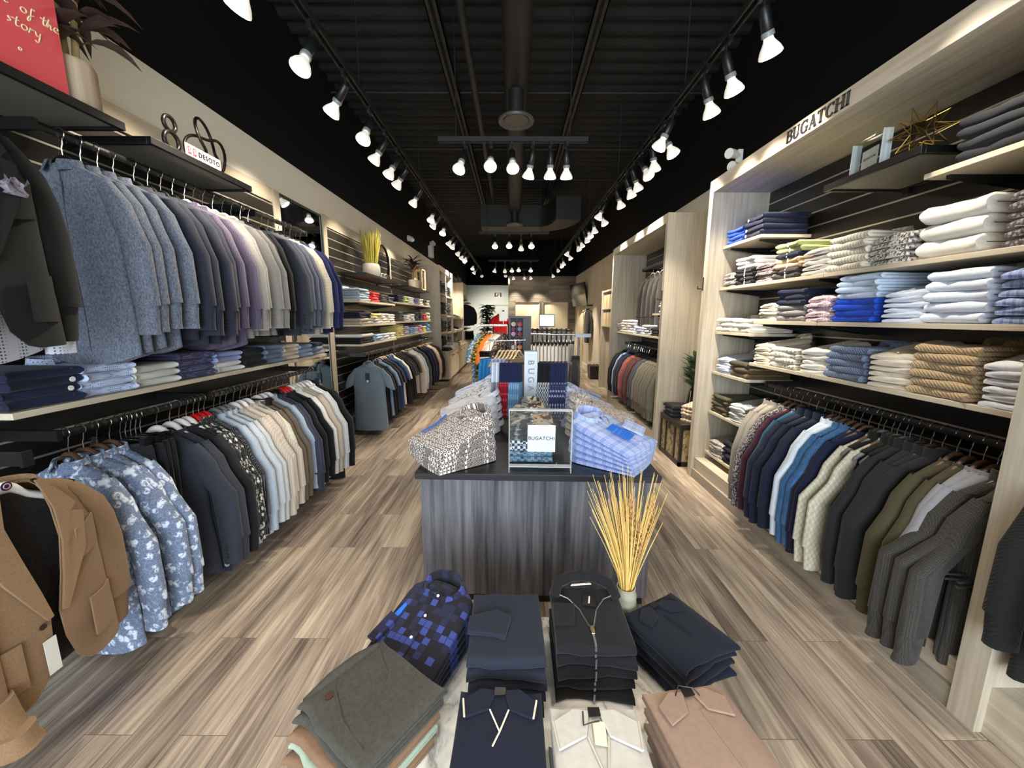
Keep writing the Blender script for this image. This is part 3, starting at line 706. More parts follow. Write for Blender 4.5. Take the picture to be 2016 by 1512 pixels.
cross(8.2, -.70, .70, 3.19, [(-.37, (0, -.7, -1)), (-.09, (0, -.8, -1)), (.15, (0, .4, -1)), (.35, (0, -.75, -1))], 'second', [1.4, 1.4, 0])
cross(12.1, -.75, .75, 3.19, [(-.53, (-.2, .1, -1)), (-.26, (0, .3, -1)), (-.05, (0, -.4, -1)), (.15, (0, -.6, -1)), (.51, (0, -.5, -1))], 'third', [1.5, 0, 1.5])
cross(14.3, -.4, .75, 3.19, [(-.27, (-.12, 1.7, -.8)), (-.02, (.1, .32, -1)), (.37, (.1, .5, -1)), (.55, (.35, .25, -1))], 'fourth', [3.0, 1.6, 0, 1.8])
# emergency heads and camera above the walls
t = thing('emergency_light', 'white twin-head emergency light on the black wall above the lettered bay', 'emergency light', (1.92, 3.62, 2.86))
obj('bracket', B(((-.02, -.02, -.09), (.02, .02, .10))), M_WHITEPL, t)
for q, dz in ((-.07, .05), (-.04, -.05)): obj('lamp_head', MB().tube([(0, 0, dz), (q, -.03, dz + .01), (q - .05, -.06, dz + .0)], [.018, .035, .04], 12), M_WHITEPL, t)
t = thing('security_camera', 'white dome camera on the black wall above the polo shelves', 'camera', (XL, 8.5, 3.16))
obj('base', MB().tube([(0, 0, 0), (.04, 0, 0)], .06, 14), M_WHITEPL, t); obj('dome', MB().tube([(.04, 0, 0), (.09, -.03, -.03), (.13, -.05, -.05)], [.05, .055, .03], 14), M_WHITEPL, t)
t = thing('exit_light', 'pale emergency light box with two lamps above the bookcase', 'emergency light', (XL + .05, 10.6, 3.22))
obj('housing', B(((-.05, -.12, -.14), (.05, .12, .14))), M_WHITEPL, t)
for q in (-.09, .09): obj('lamp_head', MB().tube([(0, q, .14), (.03, q - .02, .20), (.09, q - .05, .21)], [.02, .05, .05], 10), M_WHITEPL, t)
# ------------------------------------------------------------------ wall fixtures
def slatwall(x, s, y0, y1, z0, z1, label, axis='y'):
    t = thing('slatwall_panel', label, 'slatwall', (x + s * .006, (y0 + y1) / 2, 0), 0, 'black slatwall panels')
    h = (y1 - y0) / 2; m = MB(); g = MB(); z = z0; P = .102
    m.box((0 if s < 0 else -.004, -h, z0), (.004 if s < 0 else 0, h, z1))
    while z < z1 - .02:
        zt = min(z + P - .012, z1); m.box((min(0, s * .018), -h, z), (max(0, s * .018), h, zt))
        if zt + .012 < z1: g.box((min(s * .004, s * .0165), -h, zt + .001), (max(s * .004, s * .0165), h, zt + .0105))
        z += P
    obj('boards', m, M_SLAT, t); obj('groove_inserts', g, M_ALU, t); return t
def shelf(xw, xf, y0, y1, ztop, label, mat=None, th=.024, group=None, brackets=True, edge=None):
    """board from the wall face xw to the front edge xf"""
    a, b = min(xw, xf), max(xw, xf)
    t = thing('wall_shelf', label, 'shelf', ((a + b) / 2, (y0 + y1) / 2, ztop - th), 0, group)
    hx, hy = (b - a) / 2, (y1 - y0) / 2
    obj('board', B(((-hx, -hy, 0), (hx, hy, th))), mat or M_SHELF, t, bevel=.002)
    s = 1 if xf > xw else -1
    if brackets:
        for q in ((-hy + .07, hy - .07) if hy > .2 else (-hy + .05, hy - .05)):
            m = MB(); m.rings([[(-s * hx, q - .008, 0), (s * hx * .8, q - .008, 0), (s * hx * .8, q - .008, -.015), (-s * hx, q - .008, -.06)], [(-s * hx, q + .008, 0), (s * hx * .8, q + .008, 0), (s * hx * .8, q + .008, -.015), (-s * hx, q + .008, -.06)]])
            obj('bracket', m, M_BLACKM, t)
    return t
def rail(xw, x, y0, y1, z, label, ends=True):
    t = thing('hanging_rail', label, 'rail', (x, (y0 + y1) / 2, z)); h = (y1 - y0) / 2
    m = MB(); m.rings([[(.009 * math.cos(a), -h, .017 * math.sin(a) - .004) for a in [k * math.pi / 5 for k in range(10)]], [(.009 * math.cos(a), h, .017 * math.sin(a) - .004) for a in [k * math.pi / 5 for k in range(10)]]])
    obj('bar', m, M_BLACKM, t)
    for q in (-h, h): obj('bracket', B(((min(xw - x, .012 * (1 if x > xw else -1)), q - .010, -.028), (max(xw - x, .012 * (1 if x > xw else -1)), q + .010, .016))), M_BLACKM, t)
    return t
def row(x, z, rz, side, items, railname, T=1.0, zs=1.0, out=.275):
    """items: (y, kind, mat, hanger style, phrase, n-th, of n, extra dict)"""
    for (y, kind, mat, hs, ph, k, n, ex) in items:
        which = '' if n == 1 else ' %s of %s from the front,' % (ORD[k], NUM[n])
        ex = dict(ex); r = ex.pop('r', None); r = _rn.uniform(-.15, .15) if r is None else r
        cat = {'blazer': 'blazer', 'shirt': 'shirt', 'tee': 't-shirt', 'polo': 'polo shirt', 'sweater': 'sweater', 'vest': 'vest', 'jacket': 'jacket', 'coat': 'coat'}.get(kind, 'clothes')
        grp = ex.pop('group', ph + 's' if n > 1 else None)
        xx = x + ex.pop('dx', 0); nm = ex.pop('nm', None); hx = ex.pop('nohanger', False)
        if kind == 'trousers': hung_trousers(mat, x, y, z, '%s,%s %s' % (ph, which, railname), rz + r, grp)
        else: garment(kind, mat, xx, y, z, '%s,%s %s' % (ph, which, railname), cat, rz + r, grp, T=ex.pop('T', T) * _rn.uniform(.92, 1.08), zs=zs, out=ex.pop('out', out), v=int(y * 97) % 3, side=side, name=nm, **ex)
        hl = {'white': 'white plastic', 'black': 'black plastic', 'red': 'red plastic', 'wood': 'dark wooden', 'beech': 'pale wooden', 'grey': 'grey plastic', 'clip': 'black clip'}[hs]
        if not hx: hanger(hs, xx, y, z, '%s hanger carrying the %s%s' % (hl, ph, '' if n == 1 else ', %s of %s' % (ORD[k], NUM[n])), rz + r, 'hangers for the ' + ph + 's' if n > 1 else None)
def hung_trousers(mat, x, y, z, label, rz, group, L=.95, w=.17):
    t = thing('trousers', label, 'trousers', (x, y, z), rz, group)
    for s in (-1, 1):
        def leg(s=s):
            rs = []
            for i in range(9):
                zz = -.135 - (L - .1) * i / 8; k = 1 - .25 * i / 8
                rs.append(ell(s * w * .5 * (1 if i else .95), 0, zz, w * .52 * k, .02, 16, s + i * .1, .12))
            return MB().rings(rs)
        link('leg', gmesh('tr%d%.2f%.2f/leg' % (s, L, w), leg), t, mat)
    link('waistband', gmesh('tr%.2f/waistband' % w, lambda: MB().rings([ell(0, 0, -.125, w * .98, .024, 20), ell(0, 0, -.165, w * 1.0, .026, 20)])), t, mat)
    return t
def run(y0, y1, n, kind, mat, hs, ph, **ex):
    return [(y0 + (y1 - y0) * (i / (n - 1) if n > 1 else 0), kind, mat, hs, ph, i, n, ex) for i in range(n)]

# cloth colours
F_DENIM = fab('#474c57', 'heather', '#777e8b', s=1.3); F_NAVYW = fab('#23252f', 'tweed', '#2d303c'); F_PURP = fab('#574f60', 'dots', '#2c2740', s=1.2)
F_GREYW = fab('#75726e', 'heather', '#8b8883', s=2); F_CHAR = fab('#2f3138', 'tweed', '#3a3d46'); F_SLATE = fab('#474a57', 'tweed', '#565a68')
F_BEIGEC = fab('#a39c8c', 'plaid', '#b5ae9f', '#7f786b', s=2.5); F_ROYALN = fab('#1f2450'); F_BLK = fab('#101012'); F_BLK2 = fab('#17171a', 'tweed', '#202024')
F_BLUEFL = fab('#68768f', 'floral', '#d3dded', '#b4c3dc', s=.9); F_CHARJ = fab('#2b2e36', 'tweed', '#363a44'); F_BLKFL = fab('#16161c', 'floral', '#d8d5c8', '#8d8a80', s=1.3)
F_BLKDOT = fab('#121216', 'dots', '#a8a8b0', s=1.6); F_LTBLUE = fab('#aebac6'); F_WHITE = fab('#dedcd8'); F_WHITEB = fab('#c8ccd0'); F_BEIGE = fab('#c3b4a2', 'stripe', '#cfc4b5'); F_CREAM = fab('#e4dcc6')
F_BROWN = fab('#5f5446', 'tweed', '#6d6152'); F_NVSTR = fab('#2c3040', 'stripe', '#42475c', s=3); F_SAND = fab('#b7ab9a'); F_LGREY = fab('#b9bbbd', 'heather', '#cccdce'); F_CAMEL = fab('#785e43', 'heather', '#886d51', s=2.5)
F_NAVY = fab('#1a1f38'); F_NAVYK = fab('#1c2135', 'knit', s=2); F_ROYAL = fab('#2450c8'); F_WKNIT = fab('#e6e2d6', 'plain'); F_OLIVE = fab('#4b4630', 'knit'); F_DKOLIVE = fab('#3a3a2a')
F_TAN = fab('#b39a76', 'knit', '#9c8564'); F_BLGR = fab('#75829a', 'knit', '#5f6c84'); F_LTBL2 = fab('#9dbcdc'); F_PINKP = fab('#d9bcbc', 'leaf', '#8f7f96', s=1.2); F_LEAF = fab('#e2ded4', 'leaf', '#5b5048', s=.9)
F_BEIGES = fab('#d8cdb8', 'plaid', '#c4b69c', '#a39782', s=2); F_GREYSH = fab('#a9a49c', 'stripe', '#8f8a84', s=2); F_STRGR = fab('#b9b29e', 'stripe', '#dad4c4', s=.6); F_DARKP = fab('#4b4448', 'leaf', '#8d857f', s=1.2)
F_BLPLAID = fab('#8f9fc4', 'plaid', '#4d5f8f', '#e0e4ee', s=2.2); F_GREYPAT = fab('#b6b0aa', 'leaf', '#4f4a4a', s=1.5); F_FLORALW = fab('#dcd6c2', 'floral', '#7d7a6c', '#b6ae98', s=1.4); F_WSTR = fab('#dfe3ea', 'stripe', '#a9b6cc', s=3)
F_BLPAT = fab('#b9c6e0', 'dots', '#44507a', s=1.2); F_NVPAT = fab('#3d3c5c', 'dots', '#8f8cab', s=1.1); F_LIME = fab('#b4bb78'); F_PEACH = fab('#d9b98e'); F_DKGREY = fab('#3a3634'); F_RED = fab('#c9302c')
F_YEL = fab('#dfcf86'); F_PINK = fab('#d99aa6'); F_SKY = fab('#7fb2d6'); F_PURPLE = fab('#6b6a96')

# ---- the coat-rail wall: slatwall, header, posts, mirror
slatwall(XL + .002, 1, -1.2, 3.74, .10, 2.56, 'black slatwall behind the two long coat rails')
M_POST = wood('post_oak', '#a99c86', '#c9bda6', 'Z'); M_POSTY = wood('header_oak', '#a99c86', '#c9bda6', 'Y')
struct('trim_1', B(((XL, -1.2, 2.56), (XL + .03, 3.74, 2.68))), M_POSTY)
struct('trim_2', B(((XL, 3.74, .0), (XL + .035, 3.84, 2.68))), M_POST)
t = thing('wall_mirror', 'tall mirror panel between the two slatwalls, reflecting track lights', 'mirror', (XL + .006, 4.25, 0))
obj('glass', B(((0, -.41, .06), (.012, .41, 2.66))), M_MIRROR, t); obj('edge_channel', B(((0, -.415, .02), (.018, -.41, 2.68)), ((0, .41, .02), (.018, .415, 2.68)), ((0, -.41, 2.66), (.018, .41, 2.68)), ((0, -.41, .02), (.018, .41, .06))), M_BLACKM, t)
struct('trim_3', B(((XL, 4.665, 0), (XL + .035, 4.76, 2.70))), M_POST)
slatwall(XL + .002, 1, 4.76, 7.10, .12, 2.58, 'black slatwall behind the polo rail, nearer half')
slatwall(XL + .002, 1, 7.16, 9.30, .12, 2.58, 'black slatwall behind the polo rail, farther half')
struct('trim_4', B(((XL, 4.76, 2.58), (XL + .03, 9.32, 2.70))), M_POSTY)
struct('trim_5', B(((XL, 7.10, .1), (XL + .03, 7.16, 2.58))), M_POST)

RU, RL, XRAIL = 2.29, 1.07, -1.87
rail(XL + .02, XRAIL, 1.66, 2.84, RU, 'black upper hanging rail holding denim shirts and grey blazers')
rail(XL + .02, XRAIL, 2.98, 3.68, RU, 'black upper hanging rail holding charcoal and beige blazers')
rail(XL + .02, XRAIL, 1.54, 2.34, RL, 'black lower hanging rail holding the blue floral shirts')
rail(XL + .02, XRAIL, 2.36, 3.66, RL, 'black lower hanging rail holding pale blazers and white shirts')
RUN = 'upper rail'; RLN = 'lower rail'
row(XRAIL, RU, 0, 1, run(1.75, 1.96, 4, 'shirt', F_DENIM, 'black', 'blue-grey denim shirt') + run(2.06, 2.28, 4, 'blazer', F_NAVYW, 'black', 'dark navy blazer', T=.9)
    + run(2.36, 2.42, 2, 'shirt', F_PURP, 'white', 'purple dotted shirt', T=.7) + run(2.49, 2.73, 4, 'blazer', F_GREYW, 'white', 'grey wool blazer', T=.9, btn=M_GOLDB), 'upper rail', .85)
row(XRAIL, RU, 0, 1, run(2.82, 2.90, 2, 'blazer', F_BLK, 'black', 'black blazer', nohanger=False, r=-.25), 'upper rail end beside grey blazers')
row(XRAIL, RU, 0, 1, run(3.04, 3.04, 1, 'blazer', F_CHAR, 'black', 'charcoal blazer with dark collar label') + run(3.12, 3.19, 2, 'blazer', F_SLATE, 'black', 'slate blue blazer', T=.8)
    + run(3.26, 3.26, 1, 'blazer', F_SLATE, 'black', 'slate checked blazer', T=.8) + run(3.34, 3.42, 2, 'blazer', F_BEIGEC, 'black', 'beige checked blazer', T=.9, btn=M_GOLDB) + run(3.51, 3.58, 2, 'blazer', F_ROYALN, 'black', 'royal navy blazer', T=.9), 'upper rail')
row(XRAIL, RL, 0, 1, run(1.57, 1.74, 4, 'shirt', F_BLUEFL, 'wood', 'blue floral shirt', T=.85), RLN, 1.0, 1.08, .30)
row(XRAIL, RL, 0, 1, run(1.79, 1.89, 5, 'trousers', F_BLK2, 'clip', 'black trousers on clips', group='black trousers on clip hangers'), 'on the lower rail')
row(XRAIL, RL, 0, 1, run(1.98, 2.06, 2, 'blazer', F_CHARJ, 'white', 'charcoal suit blazer', T=.95) + run(2.12, 2.17, 2, 'blazer', F_BLK2, 'white', 'black suit blazer', T=.7), RLN, .8, 1.08, .30)
row(XRAIL, RL, 0, 1, run(2.22, 2.26, 2, 'shirt', F_BLKFL, 'red', 'black shirt with white flowers', T=.6) + run(2.30, 2.30, 1, 'shirt', F_BLKDOT, 'red', 'black shirt with tiny white dots', T=.6), RLN, 1.0, 1.08, .30)
row(XRAIL, RL, 0, 1, run(2.38, 2.38, 1, 'shirt', F_LTBLUE, 'grey', 'light blue shirt beside black dotted shirt', T=.7) + run(2.43, 2.48, 2, 'shirt', F_WHITEB, 'grey', 'blue-white shirt', T=.7)
    + run(2.55, 2.68, 3, 'blazer', F_BEIGE, 'white', 'beige striped blazer', T=.85) + run(2.73, 2.73, 1, 'tee', F_CREAM, 'clip', 'cream short-sleeved knit top', T=.8)
    + run(2.79, 2.85, 2, 'blazer', F_BROWN, 'white', 'brown tweed blazer', T=.8, btn=M_GOLDB) + run(2.91, 2.91, 1, 'shirt', F_LTBLUE, 'white', 'light blue shirt beside brown blazers', T=.8)
    + run(2.97, 3.03, 2, 'blazer', F_NVSTR, 'black', 'navy pinstripe blazer', T=.8) + run(3.08, 3.16, 3, 'blazer', F_BLK2, 'red', 'black blazer on red hanger', T=.6)
    + run(3.21, 3.26, 2, 'shirt', F_WHITE, 'white', 'white shirt', T=.7) + run(3.31, 3.37, 2, 'blazer', F_SAND, 'white', 'sand blazer', T=.8) + run(3.43, 3.49, 2, 'blazer', F_LGREY, 'white', 'pale grey linen blazer', T=.8)
    + run(3.58, 3.58, 1, 'coat', F_BLK2, 'grey', 'long black coat', T=.9, length=.95), RLN, .8, 1.08, .30)
# hang tag on the first denim shirt, swing ticket on a charcoal sleeve
def tag_on(parent_name, label_idx, mb, mat):
    pass

# ---- face-out arms with the camel blazer and the dark jacket
def faceout(x, y, z, label):
    t = thing('faceout_arm', label, 'rail', (x, y, z))
    obj('arm', B(((XL + .02 - x, -.011, -.025), (.10, .011, .014))), M_BLACKM, t); obj('tip', B(((.10, -.014, -.028), (.112, .014, .020))), M_BLACKPL, t); return t
faceout(-1.60, 1.14, 1.12, 'black face-out arm carrying the camel blazer'); faceout(-1.60, 1.14, 2.24, 'black face-out arm carrying the dark jacket')
def open_blazer(mat, x, y, z, rz, label, extra):
    t = thing('blazer', label, 'blazer', (x, y, z), rz)
    prof = [(-.100, .070, .045, .050), (-.112, .10, .052, .056), (-.135, .16, .058, .062), (-.165, .205, .058, .066), (-.20, .225, .066, .068), (-.30, .228, .085, .062), (-.42, .218, .092, .040), (-.54, .222, .092, .014), (-.64, .235, .09, .020), (-.72, .24, .088, .045), (-.765, .242, .088, .085), (-.775, .242, .088, .12)]
    m = MB(); outer = []; n = 36
    for z_, w, d, g in prof:
        th0 = math.asin(min(.95, (g / w)) ) ** 1.0 if g < w else 1.2
        th0 = math.asin(min(.95, (g / w) ** (1 / .85)))
        r = []
        for j in range(n + 1):
            a = th0 + (2 * math.pi - 2 * th0) * j / n
            k = 1 + .06 * wob(a, z_, 1.2) * (z_ < -.3)
            ex, ey = math.sin(a), -math.cos(a)
            r.append((w * math.copysign(abs(ex) ** .85, ex), d * k * math.copysign(abs(ey) ** .8, ey), z_ - (.02 * (abs(a - math.pi) / math.pi) if z_ < -.7 else 0)))
        outer.append(r)
    inner = [[(px * .975, py * .95, pz) for px, py, pz in r] for r in outer]
    m.rings(outer, False, False, closed=False); m.rings(inner, False, False, closed=False)
    N = n + 1
    for e in (0, n):
        m.rings([[o[e], i[e]] for o, i in zip(outer, inner)], False, False, closed=False)
    m.rings([outer[-1], inner[-1]], False, False, closed=False)
    obj('body', m, mat, t, sharp=60)
    for s in (1, -1):
        link('sleeve', sleeve_mb(s, 2.2 + s, True, .066, .062, -.82 if s < 0 else -.78, .20 if s < 0 else .255, sway=-.15 if s < 0 else .02).mesh('sleeve', mat, 50), t)
        # lapel with a notch, lying on the chest
        fr = lambda zz: -(.052 + .045 * min(1, max(0, (-zz - .10) / .25)))
        pts = [(.046, -.094), (.066, -.096), (.128, -.205), (.106, -.228), (.140, -.242), (.112, -.36), (.030, -.54), (.014, -.535), (.034, -.43), (.056, -.31), (.066, -.20)]
        L = MB(); L.rings([[(s * px, fr(pz) - .002, pz) for px, pz in pts], [(s * px * .99, fr(pz) - .010, pz) for px, pz in pts]])
        obj('lapel', L, mat, t)
        P = MB(); P.slab(lambda u, v: (s * (.115 + .10 * u), -.088 + .032 * u ** 2.2, -.545 - .15 * v), 5, 4, .006)
        pk = MB(); 
        vs = [(s * (.10 + .105 * u), -.094 + .045 * u ** 2, -.56 - .15 * v) for v in (0, 1) for u in (0, .25, .5, .75, 1)]
        pk.add(vs + [(a * 1.0, b - .006, c) for a, b, c in vs], [(0, 1, 6, 5), (1, 2, 7, 6), (2, 3, 8, 7), (3, 4, 9, 8), (10, 15, 16, 11), (11, 16, 17, 12), (12, 17, 18, 13), (13, 18, 19, 14), (0, 10, 11, 1), (1, 11, 12, 2), (2, 12, 13, 3), (3, 13, 14, 4), (5, 6, 16, 15), (6, 7, 17, 16), (7, 8, 18, 17), (8, 9, 19, 18), (0, 5, 15, 10), (4, 14, 19, 9)])
        obj('pocket', pk, mat, t)
    ck = MB(); vs = [(.095 + .09 * u, -.094 + .035 * u ** 2, -.295 - .11 * v + .02 * u) for v in (0, 1) for u in (0, .5, 1)]
    ck.add(vs + [(a, b - .005, c) for a, b, c in vs], [(0, 1, 4, 3), (1, 2, 5, 4), (6, 9, 10, 7), (7, 10, 11, 8), (0, 6, 7, 1), (1, 7, 8, 2), (3, 4, 10, 9), (4, 5, 11, 10), (0, 3, 9, 6), (2, 8, 11, 5)])
    obj('breast_pocket', ck, mat, t)
    obj('collar', collar_mb(.078, .054, .026, .034, 0, .75), mat, t, loc=(0, 0, -.112))
    obj('button', button_row([(-.045, -.102, -.55)], .010), M_DKBUTTON, t)
    obj('lapel_pin', button_row([(.112, -.078, -.275)], .006), M_GOLDB, t)
    obj('price_tag', B(((-.055, -.106, -.72), (-.020, -.104, -.60))), M_PAPER, t)
    if extra: obj('pocket_square', MB().grid(lambda u, v: (.075 + .06 * u + .008 * math.sin(9 * v), -.106 + .01 * math.sin(7 * u + 5 * v) * v, -.335 + .045 * v + .010 * math.sin(14 * u) * v), 10, 5), fab('#8a8892', 'floral', '#6d4a55', '#56607c', s=3), t)
    return t
F_DKTEE = fab('#1f1d1e', 'heather', '#2f2b2b', s=1.5); F_DKGRN = fab('#141513', 'tweed', '#1b1c19')
open_blazer(F_CAMEL, -1.60, 1.14, 1.12, R_(90), 'camel blazer hanging open over a dark tee, facing the aisle', False)
garment('tee', F_DKTEE, -1.63, 1.14, 1.12, 'dark heathered t-shirt worn under the camel blazer', 't-shirt', R_(90), T=.8, length=.74)
h = hanger('white', -1.60, 1.14, 1.12, 'white plastic hanger with round emblem inside the camel blazer', R_(90))
obj('emblem', MB().lathe([(.0, 0), (.014, 0), (.014, .002), (0, .002)], 18), M_NAVYTAG, h, loc=(0, -.0245, -.094), rot=(R_(90), 0, 0)); obj('emblem_ring', MB().tube([(.008 * math.cos(a * .4), .008 * math.sin(a * .4), 0) for a in range(16)], .0015, 6, closed=True), plain('rose_ink', '#c98a94'), h, loc=(0, -.0272, -.094), rot=(R_(90), 0, 0))
open_blazer(F_DKGRN, -1.60, 1.14, 2.24, R_(90), 'black-green jacket with floral pocket square on the upper arm', True)
garment('shirt', fab('#c7c9d2', 'dots', '#444a60'), -1.63, 1.14, 2.24, 'pale dotted shirt worn under the black-green jacket', 'shirt', R_(90), T=.75, length=.765)
hanger('black', -1.60, 1.14, 2.24, 'black hanger inside the black-green jacket', R_(90))

# ---- long shelf below the upper rail
shelf(XL + .02, -1.78, 1.345, 2.46, 1.205, 'pale shelf edge under the denim shirts, nearer piece', group='shelves under the upper coat rail')
shelf(XL + .02, -1.78, 2.465, 3.72, 1.205, 'pale shelf edge under the grey blazers, farther piece', group='shelves under the upper coat rail')
def Lst(nm, mats, n, y, w, h, desc, cat='shirt', **k):
    stack(nm, mats, n, -1.78 - .02 - .16, y, 1.206, w, .32, h, R_(90), desc, k.pop('place', 'on the long shelf'), cat, desc + 's', **k)
Lst('folded_trousers', [F_NAVY], 4, 1.475, .25, .036, 'folded navy garment with pearl buttons', 'clothes', dots=.38)
Lst('folded_shirt', [F_BLPAT], 4, 1.715, .225, .034, 'folded pale blue patterned shirt', collar=True)
Lst('folded_trousers', [fab('#cfcdc4')], 3, 1.95, .245, .036, 'folded off-white jeans', 'jeans')
Lst('folded_shirt', [F_NVPAT], 4, 2.20, .24, .036, 'folded navy patterned shirt', collar=True)
Lst('folded_polo', [F_WHITE, F_WHITE, fab('#8d9cc4'), fab('#8d9cc4')], 4, 2.45, .22, .032, '', 'polo shirt', descs=['folded white polo', 'folded white polo', 'folded periwinkle polo', 'folded periwinkle polo'], place='between navy patterned and black piles')
Lst('folded_sweater', [F_BLK], 3, 2.69, .225, .042, 'folded black sweater', 'sweater')
Lst('folded_shirt', [fab('#6d7c96')], 4, 2.93, .21, .034, 'folded dusty blue shirt', collar=True)
Lst('folded_sweater', [fab('#d6c6ae')], 4, 3.15, .20, .032, 'folded cream sweater', 'sweater')
Lst('folded_shirt', [fab('#93a3b8')], 3, 3.37, .21, .036, 'folded grey-blue shirt', collar=True)
Lst('folded_sweater', [fab('#7f8592'), fab('#7f8592'), F_NAVY], 3, 3.59, .20, .036, '', 'sweater', descs=['folded grey sweater', 'folded grey sweater', 'folded navy sweater'], place='at the shelf end beside the mirror')

# ---- black display shelves above the upper rail
def black_shelf(xw, xf, y0, y1, z, label, th=.035, soft=None):
    a, b = min(xw, xf), max(xw, xf); t = thing('display_shelf', label, 'shelf', ((a + b) / 2, (y0 + y1) / 2, z - th), 0, 'black display shelves'); hx, hy = (b - a) / 2, (y1 - y0) / 2
    obj('frame', B(((-hx, -hy, 0), (-hx + .02, hy, th)), ((hx - .02, -hy, 0), (hx, hy, th)), ((-hx + .02, -hy, 0), (hx - .02, -hy + .02, th)), ((-hx + .02, hy - .02, 0), (hx - .02, hy, th))), M_BLACKM, t, bevel=.002)
    obj('panel', B(((-hx + .02, -hy + .02, th * .35), (hx - .02, hy - .02, th * .98))), soft or plain('grey_panel', '#77736b', 0.6), t)
    s = 1 if xf > xw else -1
    for q in (-hy + .05, hy - .09): obj('bracket', B(((-s * hx if s > 0 else hx - .03, q, -.03), (-s * hx + .03 if s > 0 else hx, q + .04, 0))), M_BLACKM, t)
    return t
black_shelf(XL + .02, -1.75, .80, 1.925, 2.405, 'black display shelf carrying the red sign and dark plant')
black_shelf(XL + .02, -1.75, 2.05, 2.79, 2.405, 'black display shelf carrying the figure eight and knot')
t = thing('message_board', 'red board with cream handwriting on the black shelf', 'sign', (-1.785, 1.30, 2.406))
obj('board', B(((-.006, -.43, 0), (.006, .43, .62))), plain('red_board', '#ea5358', 0.5), t)
M_SCRIPT = plain('cream_script', '#f0dcae', 0.6)
def script(strokes, y, z, s):
    m = MB()
    for st in strokes:
        P = []
        for i in range(len(st) - 1):
            a, b = st[i], st[i + 1]; a0 = st[i - 1] if i else a; b1 = st[i + 2] if i + 2 < len(st) else b
            for t_ in (0, .25, .5, .75):
                P.append(tuple(.5 * (2 * a[q] + (b[q] - a0[q]) * t_ + (2 * a0[q] - 5 * a[q] + 4 * b[q] - b1[q]) * t_ ** 2 + (3 * a[q] - a0[q] - 3 * b[q] + b1[q]) * t_ ** 3) for q in (0, 1)))
        P.append(st[-1])
        m.tube([(.0062, y + (p + .25 * q) * s, z + q * s) for p, q in P], .0023, 8)
    return m
o_ = [(.5 + .28 * math.cos(a * .63), .3 + .28 * math.sin(a * .63)) for a in range(11)]
def sh(st, dx): return [(p + dx, q) for p, q in st]
f_ = [(.6, .95), (.35, 1.0), (.3, .6), (.3, -.4), (.05, -.5), (.2, 0), (.6, .3)]; t_ = [(.3, 1.0), (.25, .3), (.35, 0), (.6, .1)]; bar_ = [(.0, .65), (.6, .7)]
hl_ = [(.0, 0), (.1, .5), (.2, 1.0), (.15, 0), (.3, .45), (.45, .4), (.5, 0), (.7, .1)]; e_ = [(.0, .1), (.5, .35), (.35, .6), (.1, .4), (.15, .05), (.6, .05)]
s_ = [(.5, .6), (.1, .5), (.4, .2), (.1, 0)]; r_ = [(.0, 0), (.1, .6), (.2, .5), (.45, .6)]; y_ = [(.0, .6), (.15, .2), (.45, .3), (.5, .6), (.4, -.5), (.05, -.4)]
k = .031
w_ = [t_, bar_] and [sh(t_, -1.5), sh(bar_, -1.6), sh(o_, 0), sh(f_, .9), sh(t_, 2.2), sh(bar_, 2.1), sh(hl_, 2.75), sh(e_, 3.5)]
obj('lettering', script(w_, .300, .225, k), M_SCRIPT, t)
w2 = [sh(t_, -3.4), sh(bar_, -3.5), sh(hl_, -2.9), sh(e_, -2.2), sh(s_, -.9), sh(t_, -.3), sh(bar_, -.4), sh(o_, .25), sh(r_, 1.2), sh(y_, 1.8)]
obj('lettering', script(w2, .285, .165, k), M_SCRIPT, t); obj('lettering', script([[(p * .5, q * .5) for p, q in o_]], .275, .085, k), M_SCRIPT, t)
def leafy(parent, mat, n, rmin, rmax, z0, z1, seed, w=.03, droop=.5, up=.6, base=(0, 0)):
    rn = random.Random(seed); m = MB()
    for i in range(n):
        a = rn.uniform(0, 6.283); L = rn.uniform(rmin, rmax); zb = rn.uniform(z0, z1); u = rn.uniform(up * .6, up * 1.3); dr = rn.uniform(.6, 1.2) * droop; ww = w * rn.uniform(.7, 1.2)
        c, s = math.cos(a), math.sin(a); vs = []
        for k in range(6):
            q = k / 5; r = L * q; zz = zb + L * (u * q - dr * q * q); hw = ww * math.sin(math.pi * min(1, q * .92 + .08)) * (1 - .2 * q)
            vs += [(base[0] + c * r - s * hw, base[1] + s * r + c * hw, zz + hw * .3), (base[0] + c * r, base[1] + s * r, zz - hw * .1), (base[0] + c * r + s * hw, base[1] + s * r - c * hw, zz + hw * .3)]
        m.add(vs, [(3 * k + q, 3 * k + q + 1, 3 * k + q + 4, 3 * k + q + 3) for k in range(5) for q in (0, 1)])
    return obj('leaves', m, mat, parent, sharp=60)
M_POTW = wood('weathered_pot_wood', '#9b8268', '#d9c6a8', 'Z', .6)
t = thing('potted_dracaena', 'dark-leaved plant in a weathered wooden pot beside the red board', 'plant', (-1.865, 1.825, 2.406))
obj('pot', MB().lathe([(.0, 0), (.082, 0), (.088, .02), (.088, .165), (.080, .185), (.070, .18), (0, .16)], 20), M_POTW, t)
M_CANE = plain('cane', '#b39a5f', .6, var=.4); M_DLEAF = plain('dark_purple_leaf', '#4a3530', .5, var=.4)
for q, (a, b) in enumerate(((.0, .0), (.03, .025), (-.03, -.035))): obj('cane', MB().tube([(a * .6, b * .6, .15), (a, b, .32), (a * 1.4, b * 1.4, (.66, .50, .36)[q])], .012, 8), M_CANE, t)
for q, (a, b, zz) in enumerate(((0, 0, .56), (.04, .035, .42), (-.04, -.05, .32))): leafy(t, M_DLEAF, (34, 20, 12)[q], .16, .25, zz - .16, zz + .10, 3 + q, .034, .75, .75, (a, b))
